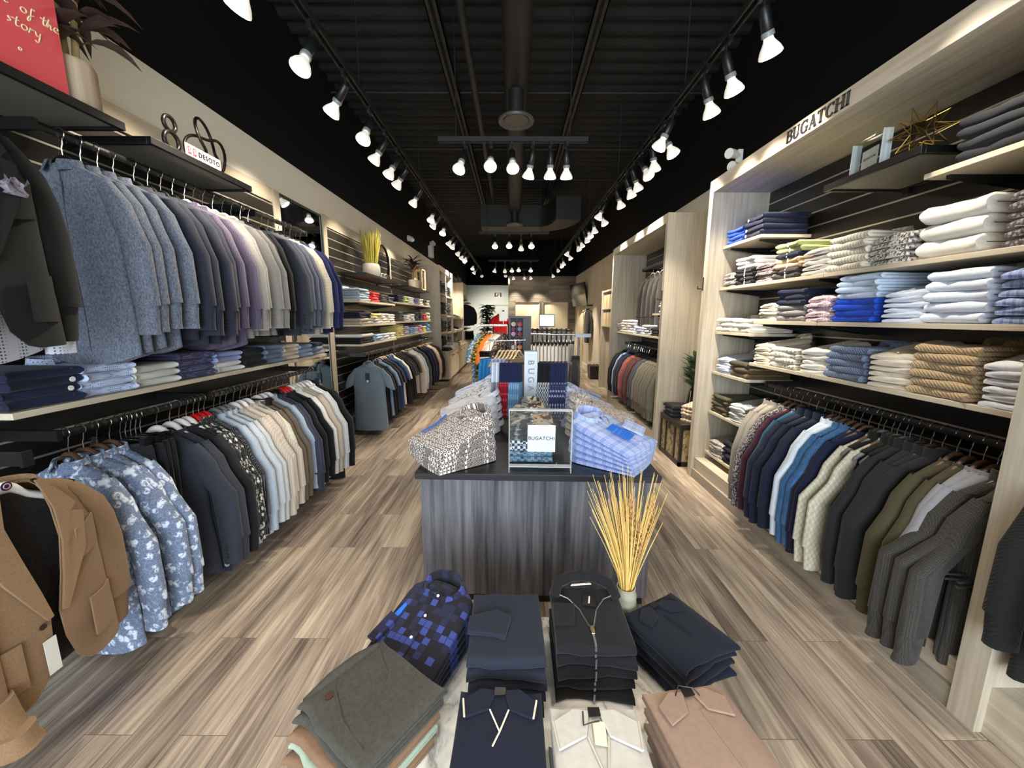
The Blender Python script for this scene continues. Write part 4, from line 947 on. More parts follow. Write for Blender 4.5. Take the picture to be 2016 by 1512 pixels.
M_SCULPT = plain('dark_bronze', '#241d1b', 0.3, .6)
t = tag(obj('figure_eight_sculpture', MB().tube([(0, .045 * math.cos(a * .196) , .05 + .045 * math.sin(a * .196)) for a in range(32)], .011, 10, closed=True).tube([(0, .036 * math.cos(a * .196), .134 + .036 * math.sin(a * .196)) for a in range(32)], .010, 10, closed=True), M_SCULPT, loc=(-1.80, 2.235, 2.406)), 'dark figure eight ornament on the black shelf', 'sculpture')
pts = []
for i in range(72):
    a = i / 72 * 2 * math.pi; r = .105 + .055 * math.cos(3 * a / 1 + .6); pts.append((.03 * math.sin(3 * a), r * math.cos(2 * a) * .98, .175 + r * math.sin(2 * a) * 1.05))
zmin = min(p[2] for p in pts)
t = tag(obj('knot_sculpture', MB().tube([(p[0], p[1], p[2] - zmin + .009) for p in pts], .0085, 10, closed=True), M_SCULPT, loc=(-1.88, 2.60, 2.406)), 'dark looping knot ornament behind the white plaque', 'sculpture')
t = thing('name_plaque', 'small white plaque with red emblem on the black shelf edge', 'sign', (-1.762, 2.40, 2.406))
obj('plate', B(((-.004, -.125, 0), (.004, .125, .062))), M_PAPER, t)
text('lettering', 'DESOTO', .036, M_INK, t, (.0052, .035, .030), (R_(90), 0, R_(90)), .001, 1.2)
for q in (-.105, -.07): obj('emblem', B(((.004, q - .011, .012), (.0055, q + .011, .050))), plain('red_print', '#cf2a35', .5), t); text('emblem_letter', 'S', .034, M_PAPER, t, (.0056, q, .031), (R_(90), 0, R_(90)), .0004)
# ------------------------------------------------------------------ polo shelves farther along the same wall
for (z, nm) in ((1.745, 'top'), (1.455, 'middle'), (1.215, 'low')):
    shelf(XL + .02, -1.85, 4.80, 6.24, z, '%s shelf above the polo rail, nearer half' % nm, group='shelves above the polo rail')
    shelf(XL + .02, -1.85, 6.30, 8.98, z + (.04 if nm == 'top' else .02), '%s shelf above the polo rail, farther half' % nm, group='shelves above the polo rail')
def Bst(z, nm, mats, n, y, w, h, desc, cat, place, **k):
    stack(nm, mats, n, -2.02, y, z, w, .30, h, R_(90), desc, place, cat, desc + 's', **k)
T1, T2, T3, T1b, T2b, T3b = 1.746, 1.456, 1.216, 1.786, 1.476, 1.236
P1 = 'on the top polo shelf'; P2 = 'on the middle polo shelf'; P3 = 'on the low polo shelf'
Bst(T1, 'folded_polo', [fab('#a9bccb')], 5, 5.0, .34, .030, 'folded pale blue polo', 'polo shirt', P1, collar=True)
Bst(T1, 'folded_polo', [F_RED], 4, 5.42, .26, .034, 'folded red polo', 'polo shirt', P1)
Bst(T1, 'folded_polo', [F_DKGREY], 4, 5.78, .28, .030, 'folded dark brown polo', 'polo shirt', P1)
Bst(T1, 'folded_polo', [fab('#4a4644')], 4, 6.08, .26, .026, 'folded grey-brown polo', 'polo shirt', P1)
Bst(T1b, 'folded_polo', [F_NAVY], 4, 6.6, .30, .03, 'folded midnight polo', 'polo shirt', P1)
for yy, mt, ds in ((6.98, F_LIME, 'folded lime polo'), (7.34, F_WHITE, 'folded white polo'), (7.70, F_PURPLE, 'folded violet polo'), (8.06, F_CREAM, 'folded cream polo'), (8.42, F_DKGREY, 'folded charcoal polo'), (8.74, F_BEIGES, 'folded sand polo')):
    Bst(T1b, 'folded_polo', [mt], 4, yy, .27, .030, ds, 'polo shirt', P1)
Bst(T2, 'folded_trousers', [F_SAND, F_SAND, F_NAVY, F_NAVY], 4, 5.0, .36, .038, '', 'clothes', 'nearest on the middle polo shelf', descs=['folded grey chinos', 'folded grey chinos', 'folded navy garment', 'folded navy garment'])
Bst(T2, 'folded_polo', [fab('#b7b2bf'), fab('#b7b2bf'), F_YEL, F_YEL], 4, 5.42, .28, .035, '', 'polo shirt', 'in the pastel pile, middle polo shelf', descs=['folded lilac polo', 'folded lilac polo', 'folded yellow polo', 'folded yellow polo'])
Bst(T2, 'folded_shirt', [F_FLORALW], 4, 5.76, .28, .036, 'folded cream floral shirt', 'shirt', P2, collar=True)
Bst(T2, 'folded_shirt', [fab('#e1dccb')], 4, 6.08, .26, .034, 'folded ivory shirt', 'shirt', P2)
for yy, mt, ds, n in ((6.6, fab('#57504f'), 'folded mauve-brown polo', 5), (7.0, F_WHITE, 'folded white tee', 3), (7.34, fab('#dfe4e6'), 'folded bright white tee', 4), (7.7, F_CHAR, 'folded slate polo', 5), (8.06, fab('#4a2527'), 'folded maroon polo', 5), (8.40, fab('#b9322f'), 'folded scarlet polo', 4), (8.74, F_CREAM, 'folded ecru polo', 5)):
    Bst(T2b, 'folded_polo', [mt], n, yy, .27, .033, ds, 'polo shirt', P2)
Bst(T3, 'folded_trousers', [F_BLK, F_BLK, F_WHITE], 3, 5.02, .44, .040, '', 'clothes', 'nearest on the low polo shelf', descs=['folded black garment', 'folded black garment', 'folded white garment'])
for yy, mt, ds, n, tt in ((5.46, fab('#9fb3c4'), 'folded blue-grey shirt', 3, T3), (5.78, F_WHITEB, 'folded ice blue shirt', 3, T3), (6.08, F_CREAM, 'folded pale cream shirt', 3, T3), (6.56, F_YEL, 'folded butter yellow shirt', 6, T3b), (6.9, fab('#bfb3c6'), 'folded pale lilac shirt', 5, T3b), (7.24, F_SKY, 'folded sky blue shirt', 4, T3b), (7.58, fab('#b6c2d8'), 'folded powder blue shirt', 4, T3b), (7.94, F_PINK, 'folded pink shirt', 5, T3b), (8.3, F_YEL, 'folded lemon shirt', 4, T3b), (8.68, F_SKY, 'folded bright blue shirt', 7, T3b)):
    Bst(tt, 'folded_shirt', [mt], n, yy, .27, .032, ds, 'shirt', P3)
black_shelf(XL + .02, -1.85, 5.06, 6.46, 2.10, 'black display shelf carrying yellow grass and a ring')
black_shelf(XL + .02, -1.85, 7.05, 8.80, 2.10, 'black display shelf carrying a lantern and red-leaved plant')
t = thing('potted_grass', 'upright yellow-green grass in a grey pot on black shelf', 'plant', (-1.98, 5.62, 2.101)); t['kind'] = 'thing'
obj('pot', MB().lathe([(0, 0), (.10, 0), (.125, .06), (.12, .14), (.105, .17), (.095, .16), (0, .15)], 20), plain('grey_clay', '#8f8a80', .7, var=.2), t)
def blades(n, r0, r1, h0, h1, seed, rad=.003, base=.0):
    rn = random.Random(seed); m = MB()
    for i in range(n):
        a = rn.uniform(0, 6.28); q = rn.random() ** .5; h = rn.uniform(h0, h1); b = (r0 * q * math.cos(a), r0 * q * math.sin(a)); e = (r1 * q * math.cos(a), r1 * q * math.sin(a))
        m.tube([(b[0], b[1], base), ((b[0] * .6 + e[0] * .4), (b[1] * .6 + e[1] * .4), base + h * .5), (e[0], e[1], base + h)], [rad, rad * .9, rad * .3], 4)
    return m
obj('blades', blades(150, .08, .15, .34, .52, 5, .006, .14), plain('yellow_green_blade', '#a6993a', .6, var=.35), t)
t = thing('ring_sculpture', 'dark open ring ornament on the black shelf beside grass', 'sculpture', (-1.98, 6.15, 2.101))
obj('ring', MB().tube([(0, .26 * math.cos(a), .25 + .25 * math.sin(a)) for a in [R_(-60 + i * 10) for i in range(25)]], .018, 8), M_SCULPT, t); obj('base', B(((-.05, .04, 0), (.05, .24, .035))), M_SCULPT, t)
for i, (yy, r) in enumerate(((5.88, .045), (6.02, .05))): tag(obj('silver_sphere', MB().lathe([(r * math.sin(a * math.pi / 12) + .0005, r - r * math.cos(a * math.pi / 12)) for a in range(13)], 18), M_CHROME, loc=(-1.93, yy, 2.101)), '%s shiny ball ornament on the black shelf beside grass' % ('smaller', 'larger')[i], 'ornament')
t = thing('potted_dracaena', 'red-brown leaved plant in a white pot on the farther black shelf', 'plant', (-1.92, 7.75, 2.101))
obj('pot', MB().lathe([(0, 0), (.10, 0), (.115, .14), (.10, .15), (0, .14)], 18), plain('cream_pot', '#cdbfa6', .5), t); obj('cane', MB().tube([(0, 0, .13), (0, .02, .5)], .014, 8), M_CANE, t)
leafy(t, M_DLEAF, 40, .15, .27, .28, .52, 9, .028, .75, .9)
t = thing('lantern', 'pale wooden box lantern beside the red-brown plant', 'lantern', (-1.97, 8.4, 2.101))
obj('frame', B(*[((a, b, 0), (a + .025, b + .025, .42)) for a in (-.1, .075) for b in (-.17, .145)], ((-.1, -.17, 0), (.1, .17, .02)), ((-.1, -.17, .40), (.1, .17, .42))), M_LWOOD, t)
obj('back_panel', B(((-.095, -.145, .02), (-.085, .145, .40))), plain('parchment', '#d9c79a', .6), t)
rail(XL + .02, XRAIL, 4.92, 9.0, 1.08, 'long black rail of polos and tees under the low shelf')
F_GPOLO = fab('#68747d', 'heather', '#78848d', s=2)
row(XRAIL, 1.08, 0, 1, run(5.02, 5.02, 1, 'polo', F_GPOLO, 'grey', 'slate grey polo facing the door', r=.0, length=.92) + run(5.12, 5.20, 2, 'polo', F_BLK, 'black', 'black polo behind the slate grey one')
    + run(5.32, 5.32, 1, 'polo', fab('#7c92ad'), 'grey', 'light denim-blue polo') + run(5.46, 5.62, 3, 'tee', F_BLK2, 'beech', 'black tee with white-striped hem') + run(5.76, 5.86, 2, 'polo', fab('#2c4168'), 'grey', 'mid-blue polo')
    + run(5.98, 5.98, 1, 'tee', F_CREAM, 'beech', 'cream tee between dark tops') + run(6.1, 6.4, 4, 'polo', F_BLK, 'black', 'plain black polo') + run(6.55, 6.65, 2, 'tee', F_BLK2, 'beech', 'soft black tee')
    + run(6.85, 6.85, 1, 'sweater', fab('#cdb9aa'), 'beech', 'blush long-sleeved top') + run(6.98, 7.08, 2, 'sweater', fab('#bcc4c8'), 'beech', 'pale grey long-sleeved top') + run(7.3, 7.4, 2, 'sweater', fab('#4d4e4f'), 'beech', 'dark grey long-sleeved top')
    + run(7.7, 7.82, 2, 'sweater', F_NAVY, 'beech', 'navy long-sleeved top') + run(7.95, 8.1, 2, 'sweater', fab('#2b2440'), 'beech', 'dark violet long-sleeved top') + run(8.35, 8.45, 2, 'sweater', fab('#d8c3ac'), 'beech', 'peach long-sleeved top') + run(8.6, 8.8, 2, 'sweater', fab('#3c3028'), 'beech', 'dark brown long-sleeved top'), 'polo rail', 1.1, 1.06)
for o in list(C.objects):
    if o.get('label', '').startswith('slate grey polo facing'):
        obj('hang_tag', B(((-.028, -.058, -.32), (.028, -.055, -.20))), M_NAVYTAG, o); obj('tag_print', B(((-.016, -.0595, -.315), (.016, -.058, -.285))), M_PAPER, o)
    if o.get('label', '').startswith('blue-grey denim shirt, first'):
        obj('hang_tag', B(((-.02, -.078, -.42), (.012, -.075, -.33))), M_PAPER, o)
    if o.get('label', '').startswith('charcoal suit blazer, second'):
        tg = obj('swing_ticket', B(((.235, -.058, -.84), (.275, -.055, -.735))), M_NAVYTAG, o)
        for rr in (.006, .012): obj('emblem', MB().tube([(.255 + rr * math.cos(a * .4), -.0595, -.80 + rr * math.sin(a * .4)) for a in range(16)], .0016, 6, closed=True), M_PAPER, tg)

# ------------------------------------------------------------------ denim bookcase, drawers, shoes, suits at the far end of that wall
M_UNIT = wood('bookcase_oak', '#b3a68f', '#d3c8b2', 'Z')
BX = -1.72
t = thing('bookcase', 'pale oak bookcase full of folded dark jeans', 'bookcase', (XL, 9.36, 0))
dx = BX - XL
for yy in (0, 1.90): obj('side_panel', B(((0, yy, .74), (dx, yy + .05, 2.74))), M_UNIT, t, bevel=.002)
obj('divider', B(((0, .95, .74), (dx - .02, .99, 2.62))), M_UNIT, t)
obj('top_panel', B(((0, .05, 2.62), (dx, 1.90, 2.74))), M_UNIT, t); obj('back_panel', B(((0, .05, .74), (.015, 1.90, 2.62))), M_UNIT, t)
SH = (.74, 1.19, 1.62, 2.12)
for zz in SH:
    for q in (0, 1): obj('shelf', B(((.015, .05 + q * .94, zz - .045 + (.0 if q == 0 else -.03)), (dx - .005, .95 + q * .95 - (0 if q else 0), zz + (.0 if q == 0 else -.03)))), M_UNIT, t, bevel=.002)
F_J1 = fab('#20242e', 'heather', '#343a48', s=1.5); F_J2 = fab('#14151a'); F_J3 = fab('#4a4646', 'heather', '#5c5856'); F_J4 = fab('#2a2c33', 'heather', '#3d4048')
for zi, zz in enumerate(SH):
    for ci in range(4):
        yy = 9.36 + .20 + ci * .44 + (.03 if ci > 1 else 0); n = (7, 8, 6, 7)[(zi + ci) % 4]
        if zi == 3 and ci in (1,): continue
        mt, ds = ((F_J1, 'indigo jeans'), (F_J2, 'black jeans'), (F_J4, 'charcoal jeans'), (F_J3, 'grey-brown jeans'))[(zi * 2 + ci) % 4]
        stack('folded_jeans', [mt], n, BX - .21, yy, zz + (.001 if ci < 2 else -.029), .34, .36, .042, R_(90), 'folded %s' % ds, 'in %s column, %s bookcase row' % (ORD[ci], ('lowest', 'second', 'third', 'top')[zi]), 'jeans', 'folded jeans in the bookcase')
t = thing('drawer_cabinet', 'long pale oak drawer cabinet below the bookcase', 'cabinet', (XL, 9.36, 0))
dc = -1.53 - XL
obj('body', B(((0, 0, .06), (dc, 5.3, .715))), M_UNIT, t, bevel=.003); obj('plinth', B(((0, .02, 0), (dc - .05, 5.28, .06))), M_PIPE, t); obj('top', B(((0, -.01, .715), (dc + .015, 5.31, .74))), M_SHELF, t)
for q in range(4):
    f = obj('drawer', B(((dc, .04 + q * .75, .10), (dc + .018, .75 + q * .75, .70))), M_UNIT, t, bevel=.002); obj('handle', MB().tube([(dc + .018, .30 + q * .75, .62), (dc + .045, .30 + q * .75, .62), (dc + .045, .48 + q * .75, .62), (dc + .018, .48 + q * .75, .62)], .007, 6), M_BLACKM, f)
for q in range(3):
    f = obj('door', B(((dc, 3.06 + q * .74, .10), (dc + .018, 3.78 + q * .74, .70))), M_UNIT, t, bevel=.002); obj('handle', MB().tube([(dc + .018, 3.68 + q * .74, .40), (dc + .045, 3.68 + q * .74, .40), (dc + .045, 3.68 + q * .74, .60), (dc + .018, 3.68 + q * .74, .60)], .008, 6), M_BLACKM, f)
for yy, mt, ds, n in ((9.62, F_NAVY, 'folded navy cap-like knit', 2), (9.95, F_WHITE, 'folded white linen shirt', 3), (10.35, F_LGREY, 'folded pale grey shirt', 4), (10.75, F_WHITEB, 'folded blue-white shirt', 3), (11.15, F_GREYPAT, 'folded grey patterned shirt', 3)):
    stack('folded_shirt', [mt], n, -1.66, yy, .741, .30, .22, .035, R_(80), ds, 'on the drawer cabinet', 'shirt', ds + 's')
# shoe wall
t = thing('shoe_display', 'pale oak niche of shoe shelves past the bookcase', 'shelf unit', (XL, 11.40, .741))
for yy in (0, 2.6): obj('side_panel', B(((0, yy, 0), (.44, yy + .06, 1.99))), M_UNIT, t)
obj('back_panel', B(((0, .06, 0), (.02, 2.6, 1.99))), M_UNIT, t)
for zz in (.40, .80): obj('shelf', B(((.02, .06, zz - .05), (.44, 2.6, zz))), M_UNIT, t)
def shoe(mat, sole, x, y, z, rz, label):
    t = thing('shoe', label, 'shoe', (x, y, z), rz, 'shoes on the niche shelves')
    def up():
        rs = []
        for v, w, h0, h in ((0, .022, .03, .085), (.03, .034, .025, .105), (.08, .036, .025, .10), (.12, .036, .025, .085), (.17, .042, .022, .065), (.22, .045, .02, .052), (.26, .036, .02, .042), (.285, .012, .02, .03)):
            rs.append([(w * math.cos(a), v, h0 + (h - h0) * max(0, math.sin(a)) ** .7 if math.sin(a) > 0 else h0) for a in [2 * math.pi * k / 14 for k in range(14)]])
        return MB().rings(rs)
    link('upper', gmesh('shoe/upper', up), t, mat)
    link('sole', gmesh('shoe/sole', lambda: MB().prism([(-.03, -.005), (.03, -.005), (.04, .05), (.038, .12), (.05, .2), (.042, .26), (.015, .292), (-.015, .292), (-.042, .26), (-.05, .2), (-.038, .12), (-.04, .05)], 0, .026)), t, sole)
    return t
M_SOLE = plain('white_rubber', '#d9d5cb', .6)
for i, (mt, ds) in enumerate(((plain('tan_leather', '#8d6a45', .45), 'tan'), (plain('white_leather', '#dcd8cf', .45), 'white'), (plain('dark_leather', '#2b211b', .35), 'dark brown'), (plain('olive_suede', '#5c5540', .8), 'olive'))):
    for zz, wh in ((.40, 'lower'), (.80, 'upper')):
        for q in (0, 1): shoe(mt, M_SOLE, XL + .14 + .0, 11.75 + i * .55 + q * .13, .741 + zz, R_(-90), '%s shoe of the %s pair on the %s niche shelf' % (('nearer', 'farther')[q], ds, wh))
t = thing('weekend_bag', 'olive canvas bag on the drawer cabinet under the shoe shelves', 'bag', (-1.88, 12.35, .741))
obj('body', MB().rings([[(x * k, y * k, z) for x, y in [(.13 * math.cos(a), .24 * math.sin(a)) for a in [q * math.pi / 8 for q in range(16)]]] for z, k in ((0, .95), (.02, 1), (.2, .97), (.26, .8), (.27, .5))]), fab('#55523a'), t); obj('strap', MB().tube([(.1, -.18, .2), (.12, -.1, .38), (.12, .1, .38), (.1, .18, .2)], .012, 6), plain('brown_leather', '#5a3a24', .5), t)
t = thing('picture_frame', 'white framed card standing on the drawer cabinet', 'frame', (-1.66, 13.2, .741)); obj('frame', B(((-.015, -.2, 0), (.015, -.17, .36)), ((-.015, .17, 0), (.015, .2, .36)), ((-.015, -.17, 0), (.015, .17, .03)), ((-.015, -.17, .33), (.015, .17, .36))), M_PAPER, t); obj('card', B(((-.006, -.17, .03), (.002, .17, .33))), plain('dark_print', '#4a473f', .6), t)
# poster, suits and tall plant
t = thing('fashion_poster', 'framed poster of suited figures high on the far wall', 'poster', (-1.98, 14.75, 2.28)); obj('frame', B(((-.02, -.5, 0), (0, .5, .72))), M_BLACKM, t)
obj('print', B(((0, -.47, .03), (.004, .47, .69))), fab('#b08a6e', 'camo', '#3a2a20', '#d8c0a4', s=.6), t)
rail(XL + .02, -1.78, 14.2, 16.6, 2.12, 'far rail of navy suits beneath the poster')
row(-1.78, 2.12, .35, 1, run(14.3, 15.9, 8, 'blazer', fab('#1d1f30'), 'white', 'midnight navy suit jacket'), 'far rail', 1.6)
for i in range(4): hung_trousers(F_BLK, -1.72, 14.5 + i * .35, 1.12, 'black suit trousers, %s of four, under the navy suits' % ORD[i], .3, 'black trousers under the navy suits'); hanger('clip', -1.72, 14.5 + i * .35, 1.12, 'black clip hanger carrying black suit trousers, %s of four' % ORD[i], .3, 'hangers for black suit trousers')
rail(XL + .02, -1.72, 14.3, 15.8, 1.12, 'low far rail of black suit trousers')
stack('folded_sweater', [fab('#cfc6bb')], 3, -1.9, 14.6, 2.20 - .0, .5, .3, .05, R_(90), 'folded pale scarf bundle', 'above the navy suits', 'scarf', 'pale bundles', jit=.01)
shelf(XL + .02, -1.72, 14.2, 15.2, 2.199, 'narrow shelf above the navy suits')
t = thing('potted_ficus', 'tall leafy green plant in a black planter by the white corridor', 'plant', (-.98, 14.6, 0))
obj('planter', MB().lathe([(0, 0), (.17, 0), (.21, .45), (.19, .46), (.185, .42), (0, .41)], 20), M_BLACKPL, t)
obj('trunk', MB().tube([(0, 0, .4), (.02, 0, .9), (0, .02, 1.6)], [.025, .02, .012], 8), plain('bark', '#4a3a2a', .8), t)
leafy(t, plain('ficus_leaf', '#2e4526', .45, var=.5), 170, .20, .42, 1.0, 1.95, 21, .06, .7, .6)
"""end of far wall"""
# ------------------------------------------------------------------ the lettered bay
UX, UB, UZ = 1.755, 2.28, 2.745
t = thing('display_bay', 'pale oak display bay with dark serif lettering along its header', 'display unit', (UX, 0, 0))
dB = UB - UX
obj('side_panel', B(((0, 3.68, 0), (dB, 3.745, UZ))), M_OAK, t, bevel=.002)
obj('side_panel', B(((0, 1.25, 0), (dB, 1.345, UZ))), M_OAK, t, bevel=.002)
obj('header', B(((0, -.9, 2.64), (.03, 3.68, UZ))), M_OAKH, t, bevel=.002)
obj('soffit', B(((.03, -.9, 2.64), (dB, 3.68, 2.665))), M_OAKH, t)
obj('top_panel', B(((.03, -.9, UZ - .03), (dB, 3.68, UZ))), M_OAKH, t)
obj('plinth', B(((.03, 1.345, 0), (dB, 3.68, .20))), M_OAKH, t, bevel=.002)
obj('kick_strip', B(((.012, 1.345, 0), (.03, 3.68, .09))), wood('kick_oak', '#857b6b', '#a3988a', 'Y'), t)
obj('coat_hook', MB().tube([(-.002, 3.725, 1.80), (-.002, 3.725, 1.92)], .006, 6).tube([(0, 3.725, 1.82), (-.05, 3.725, 1.815), (-.05, 3.725, 1.84)], .006, 6), M_PIPE, t)
slatwall(UB, -1, 1.345, 3.68, .20, 2.64, 'black slatwall inside the lettered bay')
# serif capitals cut from strokes: (x0,z0,x1,z1,width)
def serif_word(word, h):
    L = MB(); x = 0; tk, tn = h * .20, h * .085
    def seg(a, b, w):
        ax, az = a; bx, bz = b; dx, dz = bx - ax, bz - az; q = math.hypot(dx, dz); nx, nz = -dz / q * w / 2, dx / q * w / 2
        L.rings([[(x + ax + nx, 0, az + nz), (x + ax - nx, 0, az - nz), (x + bx - nx, 0, bz - nz), (x + bx + nx, 0, bz + nz)], [(x + ax + nx, -.004, az + nz), (x + ax - nx, -.004, az - nz), (x + bx - nx, -.004, bz - nz), (x + bx + nx, -.004, bz + nz)]])
    def arc(cx, cz, rx, rz, a0, a1, w0=tn, w1=tk, n=12):
        P = []
        for i in range(n + 1):
            a = R_(a0 + (a1 - a0) * i / n); P.append((cx + rx * math.cos(a), cz + rz * math.sin(a), w0 + (w1 - w0) * abs(math.cos(a))))
        for (ax, az, w), (bx, bz, w2) in zip(P, P[1:]): seg((ax, az), (bx, bz), (w + w2) / 2)
    def ser(cx, cz, w=h * .30): seg((cx - w / 2, cz), (cx + w / 2, cz), tn)
    for ch in word:
        if ch == 'B': seg((.12 * h, 0), (.12 * h, h), tk); seg((0, h - tn / 2), (.35 * h, h - tn / 2), tn); seg((0, tn / 2), (.38 * h, tn / 2), tn); seg((.1 * h, .53 * h), (.36 * h, .53 * h), tn); arc(.34 * h, .765 * h, .2 * h, .205 * h, -90, 90); arc(.37 * h, .265 * h, .23 * h, .235 * h, -90, 90); w = .72 * h
        elif ch == 'U': seg((.12 * h, .3 * h), (.12 * h, h), tk); seg((.58 * h, .3 * h), (.58 * h, h), tn); ser(.12 * h, h - tn / 2); ser(.58 * h, h - tn / 2, h * .24); arc(.35 * h, .3 * h, .23 * h, .27 * h, 180, 360); w = .80 * h
        elif ch == 'G': arc(.42 * h, .5 * h, .34 * h, .47 * h, 40, 320); seg((.68 * h, .06 * h), (.68 * h, .42 * h), tk * .8); ser(.66 * h, .42 * h); seg((.68 * h, .72 * h), (.68 * h, .98 * h), tn); w = .88 * h
        elif ch == 'A': seg((.1 * h, 0), (.37 * h, h), tn); seg((.35 * h, h), (.64 * h, 0), tk); seg((.2 * h, .35 * h), (.54 * h, .35 * h), tn); ser(.1 * h, tn / 2, h * .24); ser(.64 * h, tn / 2); w = .82 * h
        elif ch == 'T': seg((.33 * h, 0), (.33 * h, h), tk); seg((0, h - tn / 2), (.66 * h, h - tn / 2), tn); seg((.02 * h, h), (.02 * h, .78 * h), tn); seg((.64 * h, h), (.64 * h, .78 * h), tn); ser(.33 * h, tn / 2); w = .74 * h
        elif ch == 'C': arc(.42 * h, .5 * h, .34 * h, .47 * h, 42, 318); seg((.68 * h, .7 * h), (.68 * h, .98 * h), tn); w = .84 * h
        elif ch == 'H':
            for q in (.12, .66): seg((q * h, 0), (q * h, h), tk); ser(q * h, tn / 2); ser(q * h, h - tn / 2)
            seg((.12 * h, .52 * h), (.66 * h, .52 * h), tn); w = .90 * h
        elif ch == 'I': seg((.13 * h, 0), (.13 * h, h), tk); ser(.13 * h, tn / 2); ser(.13 * h, h - tn / 2); w = .34 * h
        x += w + .03 * h
    return L, x
m, W = serif_word('BUGATCHI', .070)
# the word reads from its far end towards the door
lo = obj('lettering', m, M_INK, t, sharp=30, loc=(-.0005, 2.75, 2.657), rot=(0, 0, R_(-90))); lo.scale = (.485 / W, 1, 1)

SX = 1.875
for (z, y0, y1, lab) in ((2.18, 3.12, 3.67, 'small top shelf at the far end of the lettered bay'), (1.43, 3.12, 3.67, 'small shelf of white polos in the lettered bay'), (1.06, 3.12, 3.67, 'small shelf of blue shirts and olive trousers in the lettered bay'), (.68, 3.10, 3.67, 'small shelf of dark olive sweaters in the lettered bay'), (.28, 3.10, 3.67, 'lowest small shelf in the lettered bay'), (2.20, 1.36, 1.93, 'high shelf of charcoal sweaters in the lettered bay')):
    shelf(UB - .02, SX, y0, y1, z, lab, group='shelves in the lettered bay')
for (z, lab, ya) in ((1.82, 'upper', 3.67), (1.53, 'middle', 3.10), (1.205, 'lower', 3.10)):
    shelf(UB - .02, SX, 1.36, 2.45, z, '%s long shelf in the lettered bay, nearer piece' % lab, group='shelves in the lettered bay')
    shelf(UB - .02, SX, 2.455, ya, z, '%s long shelf in the lettered bay, farther piece' % lab, group='shelves in the lettered bay')
def Rst(z, nm, mats, n, y, w, h, desc, cat, place, **k):
    d = k.pop('d', .33)
    stack(nm, mats, n, SX + .01 + d / 2, y, z + .001, w, d, h, R_(-90) + k.pop('tw', 0), desc, place, cat, desc + 's' if desc else None, **k)
pA, pB, p3, p4 = 'on the small top shelf', 'on the upper long shelf', 'on the middle long shelf', 'on the lower long shelf'
Rst(2.18, 'folded_polo', [F_ROYAL], 4, 3.49, .24, .030, 'folded royal blue polo', 'polo shirt', pA)
Rst(2.18, 'folded_polo', [F_NAVY], 4, 3.235, .23, .040, 'folded navy polo with white buttons', 'polo shirt', pA, dots=-.42)
# upper long shelf
Rst(1.82, 'folded_shirt', [F_GREYPAT], 5, 3.54, .185, .022, 'folded grey patterned shirt', 'shirt', pB, style='board', hb=.030)
Rst(1.82, 'folded_polo', [F_BLK] * 4 + [F_WHITE] * 3, 7, 3.30, .23, .0315, '', 'polo shirt', 'in the black-and-white pile, upper long shelf', descs=['folded black polo'] * 4 + ['folded white polo'] * 3, zip_=M_WHITEPL)
Rst(1.82, 'folded_shirt', [fab('#8e7f80', 'leaf', '#4b4046', s=1.4)], 5, 3.055, .19, .026, 'folded plum patterned shirt', 'shirt', pB, style='board', hb=.034)
Rst(1.82, 'folded_polo', [F_DKGREY, F_DKGREY, F_PEACH, F_PEACH, F_NAVY, F_LIME, F_LIME], 7, 2.805, .225, .035, '', 'polo shirt', 'in the mixed pile, upper long shelf', descs=['folded charcoal polo'] * 2 + ['folded peach polo'] * 2 + ['folded navy polo'] + ['folded lime polo'] * 2, zip_=M_WHITEPL)
Rst(1.82, 'folded_shirt', [F_GREYSH], 5, 2.56, .20, .030, 'folded grey striped shirt', 'shirt', pB, style='board', hb=.044, collar=True, tw=.12)
Rst(1.82, 'folded_polo', [F_STRGR], 5, 2.315, .25, .040, 'folded sage striped polo', 'polo shirt', pB, collar=True)
Rst(1.82, 'folded_shirt', [F_LEAF], 5, 2.05, .23, .028, 'folded white shirt with brown leaves', 'shirt', pB, style='board', hb=.042, tw=-.15)
Rst(1.82, 'folded_sweater', [F_WKNIT], 3, 1.79, .25, .076, 'folded thick cream sweater', 'sweater', pB)
Rst(1.82, 'folded_shirt', [F_DARKP], 6, 1.50, .22, .034, 'folded dark patterned shirt', 'shirt', pB, style='board', hb=.045, tw=.2)
# middle long shelf
Rst(1.53, 'folded_shirt', [F_BEIGES], 5, 2.96, .20, .024, 'folded beige checked shirt', 'shirt', p3, style='board', hb=.032)
Rst(1.53, 'folded_polo', [fab('#85817e')] * 3 + [F_NAVY] * 3, 6, 2.72, .24, .036, '', 'polo shirt', 'in the navy-grey pile, middle long shelf', descs=['folded grey polo'] * 3 + ['folded navy polo'] * 3)
Rst(1.53, 'folded_shirt', [F_PINKP], 5, 2.46, .21, .030, 'folded pink patterned shirt', 'shirt', p3, style='board', hb=.040, tw=-.1)
Rst(1.53, 'folded_sweater', [F_ROYAL] * 4 + [fab('#c9d8ea')] * 4, 8, 2.21, .25, .0325, '', 'sweater', 'in the white-and-royal pile, middle long shelf', descs=['folded royal blue sweater'] * 4 + ['folded white and pale blue sweater'] * 4)
Rst(1.53, 'folded_shirt', [F_WSTR], 6, 1.955, .20, .025, 'folded white striped shirt', 'shirt', p3, style='board', hb=.036, tw=.18)
Rst(1.53, 'folded_shirt', [fab('#d8dde8')], 5, 1.715, .235, .046, 'folded white-blue oxford shirt', 'shirt', p3, collar=True)
Rst(1.53, 'folded_shirt', [F_BLPLAID], 6, 1.49, .20, .034, 'folded blue plaid shirt', 'shirt', p3, style='board', hb=.045, tw=.2)
